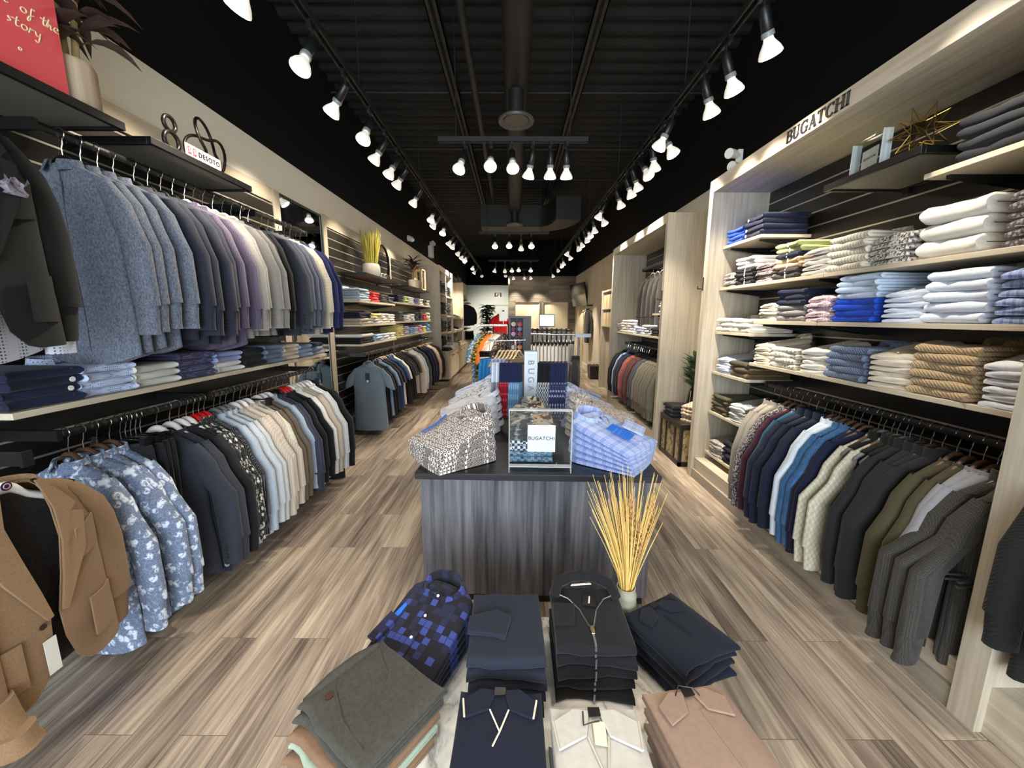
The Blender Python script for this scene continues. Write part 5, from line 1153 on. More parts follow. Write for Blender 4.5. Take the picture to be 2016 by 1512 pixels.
# lower long shelf
Rst(1.205, 'folded_shirt', [F_BEIGES], 6, 2.97, .19, .025, 'folded oatmeal checked shirt', 'shirt', p4, style='board', hb=.034, collar=True)
Rst(1.205, 'folded_polo', [F_FLORALW], 4, 2.73, .235, .036, 'folded cream floral polo', 'polo shirt', p4)
Rst(1.205, 'folded_shirt', [fab('#ddd6c8')], 5, 2.465, .20, .030, 'folded ivory shirt', 'shirt', p4, style='board', hb=.042, tw=.15)
Rst(1.205, 'folded_sweater', [F_BLGR], 5, 2.215, .25, .038, 'folded blue-grey knitted sweater', 'sweater', p4, collar=True)
Rst(1.205, 'folded_shirt', [fab('#d5c9b6', 'dots', '#a6977f', s=1.5)], 6, 1.965, .22, .028, 'folded sand dotted shirt', 'shirt', p4, style='board', hb=.040, tw=.18)
Rst(1.205, 'folded_sweater', [F_TAN], 6, 1.715, .245, .039, 'folded tan knitted sweater', 'sweater', p4, collar=True)
Rst(1.205, 'folded_shirt', [fab('#d4d4d8')], 6, 1.47, .19, .030, 'folded pale grey shirt', 'shirt', p4, style='board', hb=.042, tw=.1)
# small shelves
Rst(1.43, 'folded_polo', [F_WKNIT], 3, 3.53, .23, .040, 'folded white polo, farther pile', 'polo shirt', 'small polo shelf', collar=True)
Rst(1.43, 'folded_polo', [fab('#e9e3d6')], 3, 3.27, .22, .038, 'folded white polo, nearer pile', 'polo shirt', 'small polo shelf', collar=True)
Rst(1.06, 'folded_shirt', [F_WSTR], 5, 3.50, .22, .026, 'folded pale blue striped shirt', 'shirt', 'beside olive trousers', style='board', hb=.038, collar=True)
Rst(1.06, 'folded_trousers', [fab('#5b4b2f')] * 2 + [F_DKOLIVE], 3, 3.245, .24, .044, '', 'trousers', 'beside the blue striped shirts', descs=['folded bronze trousers', 'folded bronze trousers', 'folded olive trousers'])
Rst(.68, 'folded_sweater', [F_OLIVE], 5, 3.50, .25, .034, 'folded dark olive sweater', 'sweater', 'above the lowest shelf')
Rst(.68, 'folded_shirt', [fab('#c9cdca', 'stripe', '#8a8f8e', s=2)], 6, 3.22, .22, .025, 'folded white shirt with grey edges', 'shirt', 'beside olive sweaters', style='board', hb=.034)
Rst(.28, 'folded_shirt', [F_GREYPAT], 5, 3.50, .23, .026, 'folded ivory patterned shirt', 'shirt', 'on the lowest shelf', style='board', hb=.036, collar=True)
Rst(.28, 'folded_trousers', [fab('#15172a')], 4, 3.225, .25, .050, 'folded midnight trousers', 'trousers', 'on the lowest shelf')
# high near shelf, frame and star
Rst(2.20, 'folded_sweater', [fab('#222327')], 4, 1.66, .30, .045, 'folded charcoal sweater', 'sweater', 'on the high shelf', collar=True)
black_shelf(UB - .02, SX - .06, 1.90, 2.46, 2.315, 'black display shelf carrying the clear frame and brass star')
t = thing('acrylic_frame', 'thick clear acrylic frame with a white card on the black shelf', 'frame', (1.875, 2.24, 2.316), R_(-8))
obj('front_block', B(((-.022, -.11, 0), (-.002, .11, .17))), M_ACRYL, t, bevel=.003); obj('rear_block', B(((.002, -.11, 0), (.022, .11, .17))), M_ACRYL, t, bevel=.003)
for q in (-.11, .106): obj('edge_glint', B(((-.0225, q, 0), (.0225, q + .004, .17))), M_EDGE, t)  # pale strips painting the edge highlights of the clear frame
c_ = obj('card', B(((-.0015, -.055, .025), (.0015, .055, .115))), M_PAPER, t)
text('lettering', 'BUGATCHI', .016, M_INK, c_, (-.0022, 0, .07), (R_(90), 0, R_(-90)), .0002, 1.1)
t = thing('star_sculpture', 'spiky brass wire star on the black shelf', 'sculpture', (1.93, 2.03, 2.316))
ph = (1 + 5 ** .5) / 2; V = [Vector(v).normalized() for v in [(0, s1, s2 * ph) for s1 in (1, -1) for s2 in (1, -1)] + [(s1, s2 * ph, 0) for s1 in (1, -1) for s2 in (1, -1)] + [(s2 * ph, 0, s1) for s1 in (1, -1) for s2 in (1, -1)]]
m = MB(); tri_ = [(a, b, c) for a in range(12) for b in range(a + 1, 12) for c in range(b + 1, 12) if max((V[a] - V[b]).length, (V[b] - V[c]).length, (V[a] - V[c]).length) < 1.06]
sp = [( (V[a] + V[b] + V[c]).normalized() * .118, a, b, c) for a, b, c in tri_]
rr = Matrix.Rotation(.5, 3, 'X') @ Matrix.Rotation(.3, 3, 'Y')
low = min((rr @ s[0]).z for s in sp)
for tip, a, b, c in sp:
    for q in (a, b, c): m.tube([rr @ tip + Vector((0, 0, -low)), rr @ (V[q] * .05) + Vector((0, 0, -low))], .0019, 5)
obj('wires', m, M_BRASS, t)

# hanging rail of the bay
RRX, RRZ = 1.985, 1.05
rail(UB - .02, RRX, 1.37, 3.02, RRZ, 'black hanging rail under the lower long shelf')
G = []
G += run(2.86, 2.93, 2, 'shirt', fab('#8f897d'), 'black', 'taupe overshirt facing the door', T=.9, r=.22, dx=.0, out=.27) + run(2.76, 2.76, 1, 'shirt', fab('#3a3539', 'leaf', '#a59b97', s=1.0), 'wood', 'charcoal shirt with pale leaf print', T=.8) + run(2.70, 2.70, 1, 'sweater', fab('#3a1a26'), 'wood', 'maroon sweater', T=.7)
G += run(2.64, 2.64, 1, 'sweater', fab('#1d4a63'), 'wood', 'teal sweater', T=.7) + run(2.43, 2.57, 3, 'jacket', F_NAVYK, 'black', 'navy jacket with zip pocket', T=.8) + run(2.32, 2.37, 2, 'shirt', fab('#d3dde8'), 'wood', 'white-blue shirt with rolled cuff', T=.75, length=.80)
G += run(2.22, 2.27, 2, 'shirt', fab('#2c4f78', 'heather', '#416a94', s=.4), 'wood', 'blue washed shirt', T=.75) + run(2.12, 2.17, 2, 'sweater', F_NAVY, 'wood', 'deep navy sweater', T=.75)
F_CABLE = fab('#cfcab6', 'cable', '#aaa38d'); F_VEST = fab('#191a17')
for q, yy in enumerate((2.06, 1.985)):
    G += [(yy, 'sweater', F_CABLE, 'wood', 'cream cable-knit sweater', q, 2, dict(T=.45, sway=-.04, r=-.06, out=.32)), (yy - .030, 'vest', F_VEST, 'grey', 'black quilted vest', q, 3, dict(T=.75, r=-.06, length=.80))]
G += [(1.915, 'vest', F_VEST, 'grey', 'black quilted vest', 2, 3, dict(T=.75, r=-.05))]
G += run(1.74, 1.89, 4, 'jacket', fab('#1a1b1b', 'tweed', '#242525'), 'wood', 'black hooded jacket with silver zip pocket', T=.8) + run(1.63, 1.68, 2, 'sweater', fab('#45402d'), 'wood', 'olive sweatshirt', T=.8) + run(1.53, 1.58, 2, 'sweater', fab('#8b8c94'), 'wood', 'light grey sweatshirt', T=.8)
G += run(1.405, 1.475, 3, 'jacket', fab('#4c4944', 'waffle', '#2f2d2a'), 'black', 'grey quilted jacket', T=.75, sway=.03, out=.36)
row(RRX, RRZ, 0, -1, G, 'bay rail', .8, 1.08, .30)
# garments of the next bay nearer the door
slatwall(UB, -1, -.9, 1.25, .20, 2.64, 'black slatwall nearest the door beside the divider')
rail(UB - .02, RRX, .75, 1.22, 1.25, 'black rail at the near edge beside the divider panel')
row(RRX - .02, 1.25, 0, -1, run(1.06, 1.17, 2, 'sweater', fab('#1a1b1a', 'knit'), 'black', 'near black sweatshirt', T=.9, length=.9), 'beside the divider panel', .9)
struct('trim_6', B(((UX + .03, -.9, 0), (UB, 1.25, .20))), M_OAKH)

# ------------------------------------------------------------------ middle bay, trunk, far wall on the same side
t = thing('display_bay', 'plain pale oak display bay with suits, past the trunk', 'display unit', (1.71, 4.58, 0))
D2 = XR - 1.71
for yy in (0, 2.36): obj('side_panel', B(((0, yy, 0), (D2, yy + .06, 2.70))), M_OAK, t, bevel=.002)
obj('header', B(((0, .06, 2.60), (.03, 2.36, 2.70))), M_OAKH, t); obj('soffit', B(((.03, .06, 2.60), (D2, 2.36, 2.63))), M_OAKH, t); obj('plinth', B(((.03, .06, 0), (D2, 2.36, .16))), M_OAKH, t)
for yy in (.03,): obj('coat_hook', MB().tube([(-.002, yy, 1.74), (-.002, yy, 1.86)], .006, 6).tube([(0, yy, 1.76), (-.05, yy, 1.755), (-.05, yy, 1.78)], .006, 6), M_PIPE, t)
slatwall(XR - .01, -1, 4.65, 6.93, .16, 2.60, 'dark slatwall inside the plain suit bay')
shelf(XR - .03, 1.80, 4.65, 6.93, 1.315, 'pale shelf crossing the plain suit bay'); shelf(XR - .03, 1.80, 4.65, 5.15, 1.605, 'small upper shelf in the plain suit bay')
def Mst(z, mats, n, y, w, h, ds, **k): stack('folded_shirt', mats, n, 1.98, y, z + .001, w, .32, h, R_(-90), ds, 'in the suit bay', 'shirt', ds + 's', **k)
Mst(1.315, [fab('#c9c9c6')], 6, 4.80, .22, .034, 'folded striped white shirt', collar=True); Mst(1.605, [F_WHITE], 4, 4.82, .22, .034, 'folded bright white shirt')
Mst(1.315, [F_BLK], 3, 5.08, .24, .034, 'folded black knit'); Mst(1.315, [F_WHITEB], 4, 5.40, .28, .034, 'folded cloud white shirt', collar=True); Mst(1.315, [fab('#9aa6bd')], 3, 5.76, .28, .034, 'folded slate blue shirt', collar=True)
Mst(1.315, [F_WHITE], 5, 6.12, .28, .040, 'folded snow white shirt', collar=True); Mst(1.315, [fab('#d7cfc4')], 5, 6.5, .28, .040, 'folded bone shirt', collar=True); Mst(1.315, [F_GREYPAT], 4, 6.8, .2, .034, 'folded grey print shirt')
rail(XR - .03, 1.985, 4.66, 6.92, 1.12, 'black lower rail of suits in the plain bay'); rail(XR - .03, 1.985, 4.9, 6.2, 2.27, 'black upper rail in the plain suit bay')
F_SUIT = fab('#5b5549', 'tweed', '#6a6457'); 
row(1.985, 1.12, 0, -1, run(4.78, 5.40, 8, 'blazer', F_SUIT, 'black', 'taupe suit jacket') + run(5.52, 5.60, 2, 'blazer', fab('#3a3d4a'), 'black', 'slate suit jacket') + run(5.72, 5.92, 3, 'blazer', fab('#4c2a2a'), 'black', 'burgundy suit jacket') + run(6.02, 6.10, 2, 'blazer', fab('#8a4c42'), 'black', 'rust suit jacket')
    + run(6.24, 6.44, 3, 'blazer', fab('#1c2233'), 'grey', 'dark navy suit jacket') + run(6.56, 6.56, 1, 'shirt', fab('#8fa0cf'), 'grey', 'periwinkle dress shirt') + run(6.66, 6.78, 2, 'blazer', F_BLK2, 'grey', 'black tuxedo jacket'), 'suit bay rail', 1.0)
row(1.985, 2.27, R_(-70), -1, run(5.2, 5.75, 4, 'blazer', fab('#2b2926', 'tweed', '#383531'), 'grey', 'dark grey suit jacket'), 'upper suit bay rail', 1.0)
# trunk with stacks and a plant between the two bays
t = thing('storage_trunk', 'dark-framed trunk with antique map panels between the two bays', 'trunk', (1.745, 3.93, 0))
fx = .52; fy = .56; hh = .46; M_TRK = plain('dark_walnut', '#1d1411', .45); M_MAP = fab('#a39166', 'floral', '#6d5a37', '#c4b68d', s=.5)
obj('case', B(((.012, .012, .012), (fx - .012, fy - .012, hh - .02))), M_MAP, t)
m = MB()
for a in (0, fx - .03):
    for b in (0, fy - .03): m.box((a, b, 0), (a + .03, b + .03, hh - .06))
for (lo, hi) in (((0, 0, 0), (fx, .014, .05)), ((0, fy - .014, 0), (fx, fy, .05)), ((0, 0, 0), (.014, fy, .05)), ((fx - .014, 0, 0), (fx, fy, .05)), ((0, .14, .05), (.013, .17, hh - .06)), ((0, .38, .05), (.013, .41, hh - .06))): m.box(lo, hi)
obj('frame', m, M_TRK, t); obj('lid', B(((-.005, -.005, hh - .06), (fx + .005, fy + .005, hh))), M_TRK, t, bevel=.004); obj('clasp', B(((-.012, .26, hh - .12), (-.004, .30, hh - .04))), M_PIPE, t)
stack('folded_trousers', [fab('#1e1d22')], 3, 1.90, 4.33, hh + .001, .24, .27, .042, R_(-90), 'folded charcoal trousers', 'on the trunk', 'trousers', 'folded charcoal trousers on the trunk')
stack('folded_shirt', [fab('#d8c3a6', 'floral', '#7f5a48', '#b59a80', s=1.1)], 5, 2.02, 4.07, hh + .001, .26, .34, .034, R_(-70), 'folded cream floral shirt', 'on the trunk', 'shirt', 'cream floral shirts on the trunk', style='board', hb=.05, collar=True)
t = thing('eucalyptus_vase', 'grey-green leafy branches in a black vase behind the trunk', 'plant', (2.06, 4.36, hh))
t.location = (2.06, 4.38, hh)
obj('vase', MB().lathe([(0, 0), (.075, 0), (.085, .04), (.06, .22), (.045, .30), (.038, .30), (0, .28)], 18), M_BLACKPL, t)
obj('tag_string', MB().tube([(-.05, -.03, .28), (-.06, -.04, .15), (-.075, -.045, .03)], .004, 5), M_PAPER, t)
leafy(t, plain('eucalyptus_leaf', '#6f8468', .6, var=.35), 160, .09, .19, .28, .62, 31, .026, .35, .95)
# belts and boxes niche, coat, screen
t = thing('accessory_niche', 'narrow oak niche stacked with pale boxes past the suit bay', 'shelf unit', (1.93, 7.2, 0))
for yy in (0, 1.5): obj('side_panel', B(((0, yy, 0), (.36, yy + .05, 2.12))), M_OAK, t)
for zz in (1.36, 1.72, 2.08): obj('shelf', B(((.01, .05, zz), (.36, 1.5, zz + .035))), M_OAK, t)
obj('lower_panel', B(((.12, .05, 0), (.14, 1.5, 1.36))), M_OAK, t)
for q in range(5):
    for zz in (1.396, 1.756):
        for k in range(2): tag(obj('gift_box', B(((-.09, -.11, 0), (.09, .11, .13))), plain('kraft_card', '#cbb38d', .7), loc=(2.04, 7.40 + q * .27, zz + k * .132)), '%s of the %s pale box pairs, %s, on the %s niche shelf' % (ORD[q], 'five', ('bottom', 'top')[k], 'lower' if zz < 1.6 else 'upper'), 'box', 'pale boxes in the niche')
t = tag(obj('display_easel', MB().tube([(0, 0, 0), (0, 0, .22), (0, .14, .22), (0, .14, 0)], .008, 6), M_PIPE, loc=(2.05, 8.2, 2.116)), 'thin black wire easel on top of the niche', 'easel')
t = thing('belt_rack', 'dark belts hanging from a wall rack past the niche', 'rack', (XR, 9.5, 1.72)); obj('bar', B(((-.16, -.3, .10), (-.13, .3, .13)), ((-.16, -.02, .1), (0, .02, .13)), ((-.16, .16, .13), (-.12, .28, .36)))  , M_PIPE, t)
for q in range(6): obj('belt', MB().tube([(-.145, -.25 + q * .1, .10), (-.15, -.25 + q * .1, -.02), (-.14, -.23 + q * .1, -.12)], .02, 6), plain('dark_belt_leather', '#241b16', .4), t)
t = thing('wall_screen', 'black tilted television on the veneer wall near the back', 'television', (2.12, 13.0, 2.28), R_(12)); obj('screen', B(((-.03, -.62, -.36), (.03, .62, .36))), plain('dark_screen', '#1c1f1e', .12), t, rot=(0, R_(-12), 0)); obj('arm', B(((.0, -.05, -.05), (.20, .05, .05))), M_BLACKM, t)
t = garment('coat', F_BLK2, 2.16, 11.6, 1.90, 'long black coat hanging on the veneer wall', 'coat', R_(-90), length=1.05); hanger('black', 2.16, 11.6, 1.90, 'black hanger carrying the long coat on the veneer wall', 0); tag(obj('wall_hook', B(((-.16, -.02, -.02), (0, .02, .02)), ((-.17, -.008, -.005), (-.15, .008, .03))), M_PIPE, loc=(XR, 11.6, 1.90)), 'dark wall hook holding the long black coat', 'hook')
struct('door_4', B(((XR - .03, 12.9, 0), (XR, 13.75, 2.08))), plain('veneer_door', '#cdbf9f', .5))
t = thing('waste_basket', 'black fabric basket with a lining on the floor beside the veneer wall', 'basket', (2.09, 10.0, 0)); obj('basket', MB().rings([[(x * k, y * k, z) for x, y in ((-.15, -.2), (.15, -.2), (.15, .2), (-.15, .2))] for z, k in ((0, .85), (.34, 1), (.34, .96), (.02, .82))], True, True), M_BLACKPL, t)
obj('lining', MB().grid(lambda u, v: (-.13 + .26 * u, -.18 + .36 * v, .33 + .05 * math.sin(9 * u) * math.sin(7 * v)), 8, 8), plain('grey_liner', '#3c3c3e', .5), t)
# ------------------------------------------------------------------ centre tables
TZ = .76
t = thing('display_counter', 'long charcoal wood counter with black top in the middle aisle', 'counter', (.12, 1.885, 0), R_(-1.6))
obj('body', B(((-.605, .03, .05), (.605, 1.80, TZ - .035))), M_TABLE, t, bevel=.002); obj('base', B(((-.59, .05, 0), (.59, 1.78, .05))), M_BLACKM, t)
obj('top', B(((-.625, 0, TZ - .035), (.635, 1.83, TZ))), M_TABTOP, t, bevel=.003)
MZ = .30
t = thing('marble_table', 'low white marble table in front of the charcoal counter', 'table', (.12, .95, 0))
obj('top', B(((-.57, -.42, MZ - .04), (.57, .52, MZ))), M_MARBLE, t, bevel=.004); obj('base', B(((-.50, -.36, 0), (.50, .46, MZ - .04))), plain('white_base', '#d8d4cb', .5), t)

# --- shirts on the counter
def Tst(mats, n, hx, hy, w, l, h, hb, dirdeg, ds, place, collar='all', **k):
    """hx,hy: middle of the hem; dirdeg: heading of the collar end"""
    rz = R_(dirdeg - 90); x = hx + math.cos(R_(dirdeg)) * l / 2; y = hy + math.sin(R_(dirdeg)) * l / 2
    return stack('folded_shirt', mats, n, x, y, TZ + .001, w, l, h, rz, ds, place, 'shirt', ds + 's', collar=collar, style='board', hb=hb, **k)
F_RINGS = fab('#e4e0da', 'rings', '#38313a', '#8d8178'); F_PLB = fab('#b4c1e2', 'plaid', '#8296cc', '#e2e6f2', s=1.0); F_DOTW = fab('#e3e3e6', 'dots', '#6b6f8e', s=1.3); F_FLW = fab('#dcdbe0', 'floral', '#6d7088', '#9fa3b8', s=1.5)
F_DOTB = fab('#c4cde4', 'dots', '#5c71a8', s=1.4); F_LEAFB = fab('#ddd3ca', 'leaf', '#978477', s=.8); F_FLB = fab('#d5d6e2', 'floral', '#8a8fb0', '#a9adc6', s=1.4); F_DENB = fab('#6b7fa6', 'heather', '#7f92b6'); F_CAMO = fab('#2f3134', 'camo', '#6b6a66', '#a39d92')
F_TILE = fab('#16181c', 'check', '#d9dbdc', '#2b4a78', s=1.5); F_TILE2 = fab('#5d7d96', 'check', '#30343c', '#86a7bf', s=1.2)
Tst([F_RINGS], 6, -.475, 1.985, .36, .40, .020, .044, 40, 'brown-and-white ring print shirt', 'in the front counter pile', skew=.03)
Tst([F_PLB], 6, .70, 1.975, .34, .40, .021, .042, 140, 'light blue plaid shirt', 'in the front counter pile', skew=-.03)
Tst([F_DOTW], 5, -.50, 2.66, .34, .40, .026, .056, 12, 'white shirt with tiny dots', 'behind the ring print pile')
Tst([F_FLW], 5, -.50, 3.00, .32, .38, .026, .060, 8, 'white shirt with grey-blue flowers', 'third pile from the front')
Tst([F_DOTB], 5, -.50, 3.36, .32, .38, .026, .058, 8, 'blue-white dotted shirt', 'farthest pile beside the shorts')
Tst([F_LEAFB], 6, .775, 2.42, .34, .40, .024, .046, 165, 'beige leaf print shirt', 'behind the plaid pile')
Tst([F_FLB], 5, .74, 2.80, .34, .38, .026, .060, 170, 'white shirt with violet flowers', 'behind the beige leaf pile')
Tst([F_DENB], 5, .74, 3.28, .34, .38, .022, .048, 168, 'blue chambray shirt', 'farthest pile past the ties')
cz = TZ + .001
for ds, mt, n in (('blue tile print shirt', F_TILE2, 2), ('black-and-white tile print shirt', F_TILE, 2)):
    stack('folded_shirt', [mt], n, .10, 2.20, cz, .235, .30, .032, R_(0), ds, 'under the camouflage pile', 'shirt', ds + 's', jit=.004); cz += n * .032
stack('folded_shirt', [F_CAMO], 3, .10, 2.21, cz, .235, .32, .030, 0, 'grey camouflage shirt', 'behind the clear sign holder', 'shirt', 'grey camouflage shirts', collar='all', style='board', hb=.052)
for o in list(C.objects):
    l = o.get('label', '')
    if l.startswith('topmost light blue plaid'):
        tg = obj('hang_tag', MB().slab(lambda u, v: (-.10 + .10 * u, -.12 + .13 * v, .046 + .012 * v), 2, 2, .002), M_BLUETAG, o, rot=(0, 0, R_(12)))
        for k in range(4): obj('tag_print', MB().slab(lambda u, v: (-.085 + .07 * u - .006 * k, -.10 + .022 * k + .008 * v, .0485 + .0022 * k), 1, 1, .0006), plain('tag_text', '#5da0ee', .5), tg)
        obj('cord', MB().tube([(-.02, .02, .062), (.0, .05, .068), (.01, .06, .070), (.0, .075, .07)], .0016, 5), M_INK, o)
        obj('cuff', MB().slab(lambda u, v: (.04 + .12 * u, -.16 + .12 * v, .034 + .012 * v), 3, 3, .008), F_PLB, o, rot=(0, 0, R_(20)))
    if l.startswith('topmost brown-and-white ring'):
        obj('ribbon_tag', MB().slab(lambda u, v: (-.15 + .02 * u + .02 * math.sin(3 * v), -.12 + .18 * v, .032 + .02 * v), 1, 6, .003), plain('blue_ribbon', '#3f63b8', .5), o)
# clear sign holder
t = thing('sign_holder', 'clear acrylic sign holder with a square white card on the counter edge', 'sign', (.14, 1.925, TZ + .001), R_(-1.6))
obj('block', B(((-.160, -.018, 0), (.160, .018, .33))), M_ACRYL, t)
for lo, hi in (((-.160, -.0185, .326), (.160, .0185, .331)), ((-.1605, -.0185, 0), (-.157, .0185, .326)), ((.157, -.0185, 0), (.1605, .0185, .326)), ((-.157, -.0185, .03), (.157, .0185, .034))): obj('edge_glint', B((lo, hi)), M_EDGE, t)  # bright edge lines of the clear block, painted as pale strips
c_ = obj('card', B(((-.065, -.0215, .115), (.075, -.0195, .255))), M_CARD, t)
text('lettering', 'BUGATCHI', .026, plain('grey_ink', '#23282f', .5), c_, (.005, -.0222, .186), (R_(90), 0, 0), .0003, 1.05, 1.0)
# steel column and ties
t = thing('tie_stand', 'brushed steel column stand with cut letters between hanging ties', 'stand', (.125, 2.78, TZ + .001))
obj('column', B(((-.048, -.035, .012), (.048, .035, .555))), M_STEEL, t, bevel=.002); obj('foot', B(((-.16, -.11, 0), (.16, .11, .012))), M_BLACKM, t)
for sx in (-1, 1):
    for yy in (-.02, .06): obj('bar', MB().tube([(sx * .04, yy, .46), (sx * .28, yy, .46), (sx * .29, yy, .475)], .004, 6), M_CHROME, t)
for i, ch in enumerate('BUGATCHI'):
    text('lettering', ch, .062, plain('cut_letter_grey', '#76797c', .5), t, (0, -.0355, .475 - i * .062), (R_(90), R_(90), 0), .0006)
def tie(x, y, mat_u, mat_l, label, group, rz):
    t = thing('necktie', label, 'necktie', (x, y, TZ + .465), rz, group)
    def half(z0, z1, w0, w1, tip):
        m = MB(); n = 6; rs = []
        for i in range(n + 1):
            z = z0 + (z1 - z0) * i / n; w = w0 + (w1 - w0) * i / n; q = .006
            rs.append([(-w, -q, z), (0, -q * 1.6, z), (w, -q, z), (w, q, z), (0, q * 1.6, z), (-w, q, z)])
        if tip: rs.append([(-.003, -.002, z1 - .04), (0, -.003, z1 - .042), (.003, -.002, z1 - .04), (.003, .002, z1 - .04), (0, .003, z1 - .042), (-.003, .002, z1 - .04)])
        return m.rings(rs)
    link('neck', gmesh('tie/neck', lambda: half(.008, -.13, .022, .030, False)), t, mat_u)
    link('blade', gmesh('tie/blade', lambda: half(-.13, -.37, .031, .050, True)), t, mat_l)
F_TN = fab('#1d2547'); F_TRED = fab('#8f1623', 'floral', '#e05050', '#1d1420', s=1.6); F_TLB = fab('#5d86a8', 'stripe', '#7fa6c2', s=2); F_TBK = fab('#15151b'); F_TBW = fab('#17171d', 'check', '#cfd1d6', '#8f9095', s=1.4); F_TPA = fab('#262c52', 'floral', '#c9cce0', '#8f95b8', s=1.8); F_TW = fab('#d7dbe8'); F_TGR = fab('#8b8d96')
def ties(x0, x1, n, y, up, lo_, ds):
    for i in range(n): tie(x0 + (x1 - x0) * (i / max(1, n - 1)), y + .004 * (i % 2), up, lo_, '%s, %s of %s from the coat-rail side' % (ds, ORD[i], NUM[n]) if n > 1 else ds, ds + 's', R_(62))
ties(-.135, -.105, 2, 2.76, F_TW, F_TGR, 'pale silver tie')
ties(-.08, -.03, 4, 2.76, F_TN, F_TRED, 'navy tie with red floral blade')
ties(-.012, .05, 5, 2.76, F_TN, F_TLB, 'navy tie with light blue blade')
ties(.19, .26, 5, 2.76, F_TBK, F_TBW, 'black tie with white block pattern')
ties(.28, .375, 6, 2.76, F_TN, F_TPA, 'navy paisley tie')
ties(.20, .38, 7, 2.84, F_TN, F_TPA, 'navy paisley tie on the rear bar')

# --- folded clothes on the marble
def Mar(nm, mats, n, x, y, w, d, h, deg, ds, place, cat, **k): return stack(nm, mats, n, x, y, MZ + .001, w, d, h, R_(deg), ds, place, cat, (ds or nm) + 's on the marble', jit=.003, **k)
F_BKNIT = fab('#15161a', 'plain'); F_NVSW = fab('#1f2431', 'plain'); F_NVPOLO = fab('#121824'); F_NVT = fab('#151a2a'); F_WPOLO = fab('#bab7b0'); F_PKP = fab('#8f7869'); F_OLV = fab('#3a3934', 'heather', '#45443d', s=.6); F_RUST = fab('#7b614a'); F_MINT = fab('#9aa896'); F_GING = fab('#1c1b24', 'gingham', '#22253c', '#364280')
s1 = Mar('folded_sweater', [F_NVSW], 5, -.022, 1.185, .245, .285, .0435, 1, 'folded navy crew sweater', 'beside the black zip pile', 'sweater')
s2 = Mar('folded_zip_sweater', [F_BKNIT], 5, .272, 1.225, .255, .27, .0435, -1, 'folded black zip sweater', 'in front of the vase', 'sweater', zip_=M_STEEL)
s3 = Mar('folded_polo', [F_NVPOLO], 4, .600, 1.255, .265, .27, .035, 27, 'folded midnight polo', 'at the marble corner near the vase', 'polo shirt')
s4 = Mar('folded_shirt', [F_GING], 5, -.325, 1.275, .28, .36, .020, -24, 'folded navy gingham shirt', 'behind the olive trousers', 'shirt', style='board', hb=.040, collar='all')
s5 = Mar('folded_trousers', [F_RUST, F_MINT, F_RUST, F_OLV, F_OLV], 5, -.405, .965, .30, .27, .034, -36, '', 'in the marble front corner pile', 'trousers', descs=['folded rust trousers', 'folded mint trousers', 'folded brown trousers', 'folded olive trousers', 'folded olive trousers'], fan=.012)
s6 = Mar('folded_polo', [F_NVT], 5, -.035, .855, .235, .22, .036, -1, 'folded navy polo with cream trim', 'in the marble front row', 'polo shirt', fan=.026)
s7 = Mar('folded_polo', [F_WPOLO], 5, .222, .785, .235, .25, .038, 0, 'folded white polo with open collar', 'in the marble front row', 'polo shirt', fan=.02)
s8 = Mar('folded_polo', [F_PKP], 5, .525, .865, .245, .25, .034, 9, 'folded dusty tan zip polo', 'in the marble front row', 'polo shirt', fan=.014)
def flat(poly, z, th=.004):
    m = MB(); return m.rings([[(x, y, z) for x, y in poly], [(x, y, z + th) for x, y in poly]])
def mir(poly, s): return [(s * x, y) for x, y in poly]
# navy sweater: folded-over cuff
obj('sleeve_cuff', flat([(-.125, .02), (-.03, .05), (.02, .02), (-.002, -.075), (-.04, -.06), (-.127, -.05)], .0435, .016), F_NVSW, s1[-1], bevel=.004)
# black zip sweater: open collar with zip, cuff and tag
z0 = .043
for s in (-1, 1):
    obj('collar', MB().tube([(s * .115, .075, z0 + .012), (s * .10, .125, z0 + .03), (s * .05, .15, z0 + .04), (0, .155, z0 + .042)], [.018, .022, .02, .018], 8), F_BKNIT, s2[-1])
    obj('zip_tape', MB().tube([(s * .112, .085, z0 + .018), (s * .065, .07, z0 + .008), (s * .030, .02, z0 + .004), (s * .008, -.055, z0 + .003)], .0028, 6), M_STEEL, s2[-1])
obj('zip', B(((-.0035, -.134, z0 - .002), (.0035, -.055, z0 + .004))), M_STEEL, s2[-1]); obj('zip_pull', B(((-.007, -.09, z0 + .003), (.007, -.055, z0 + .008))), M_CHROME, s2[-1], bevel=.002)
obj('sleeve_cuff', flat([(-.125, .045), (-.045, .04), (-.055, -.05), (-.125, -.055)], z0, .014), F_BKNIT, s2[-1], bevel=.004)
tg = obj('hang_tag', flat([(-.018, .03), (.03, .025), (.036, .085), (-.006, .09)], z0 + .012, .002), M_BLACKPL, s2[-1]); obj('tag_print', flat([(.004, .04), (.009, .039), (.017, .075), (.012, .076)], z0 + .0142, .0006), M_PAPER, tg)
obj('neck_label', flat([(-.05, .115), (.03, .125), (.025, .132), (-.045, .122)], z0 + .026, .003), M_PAPER, s2[-1])
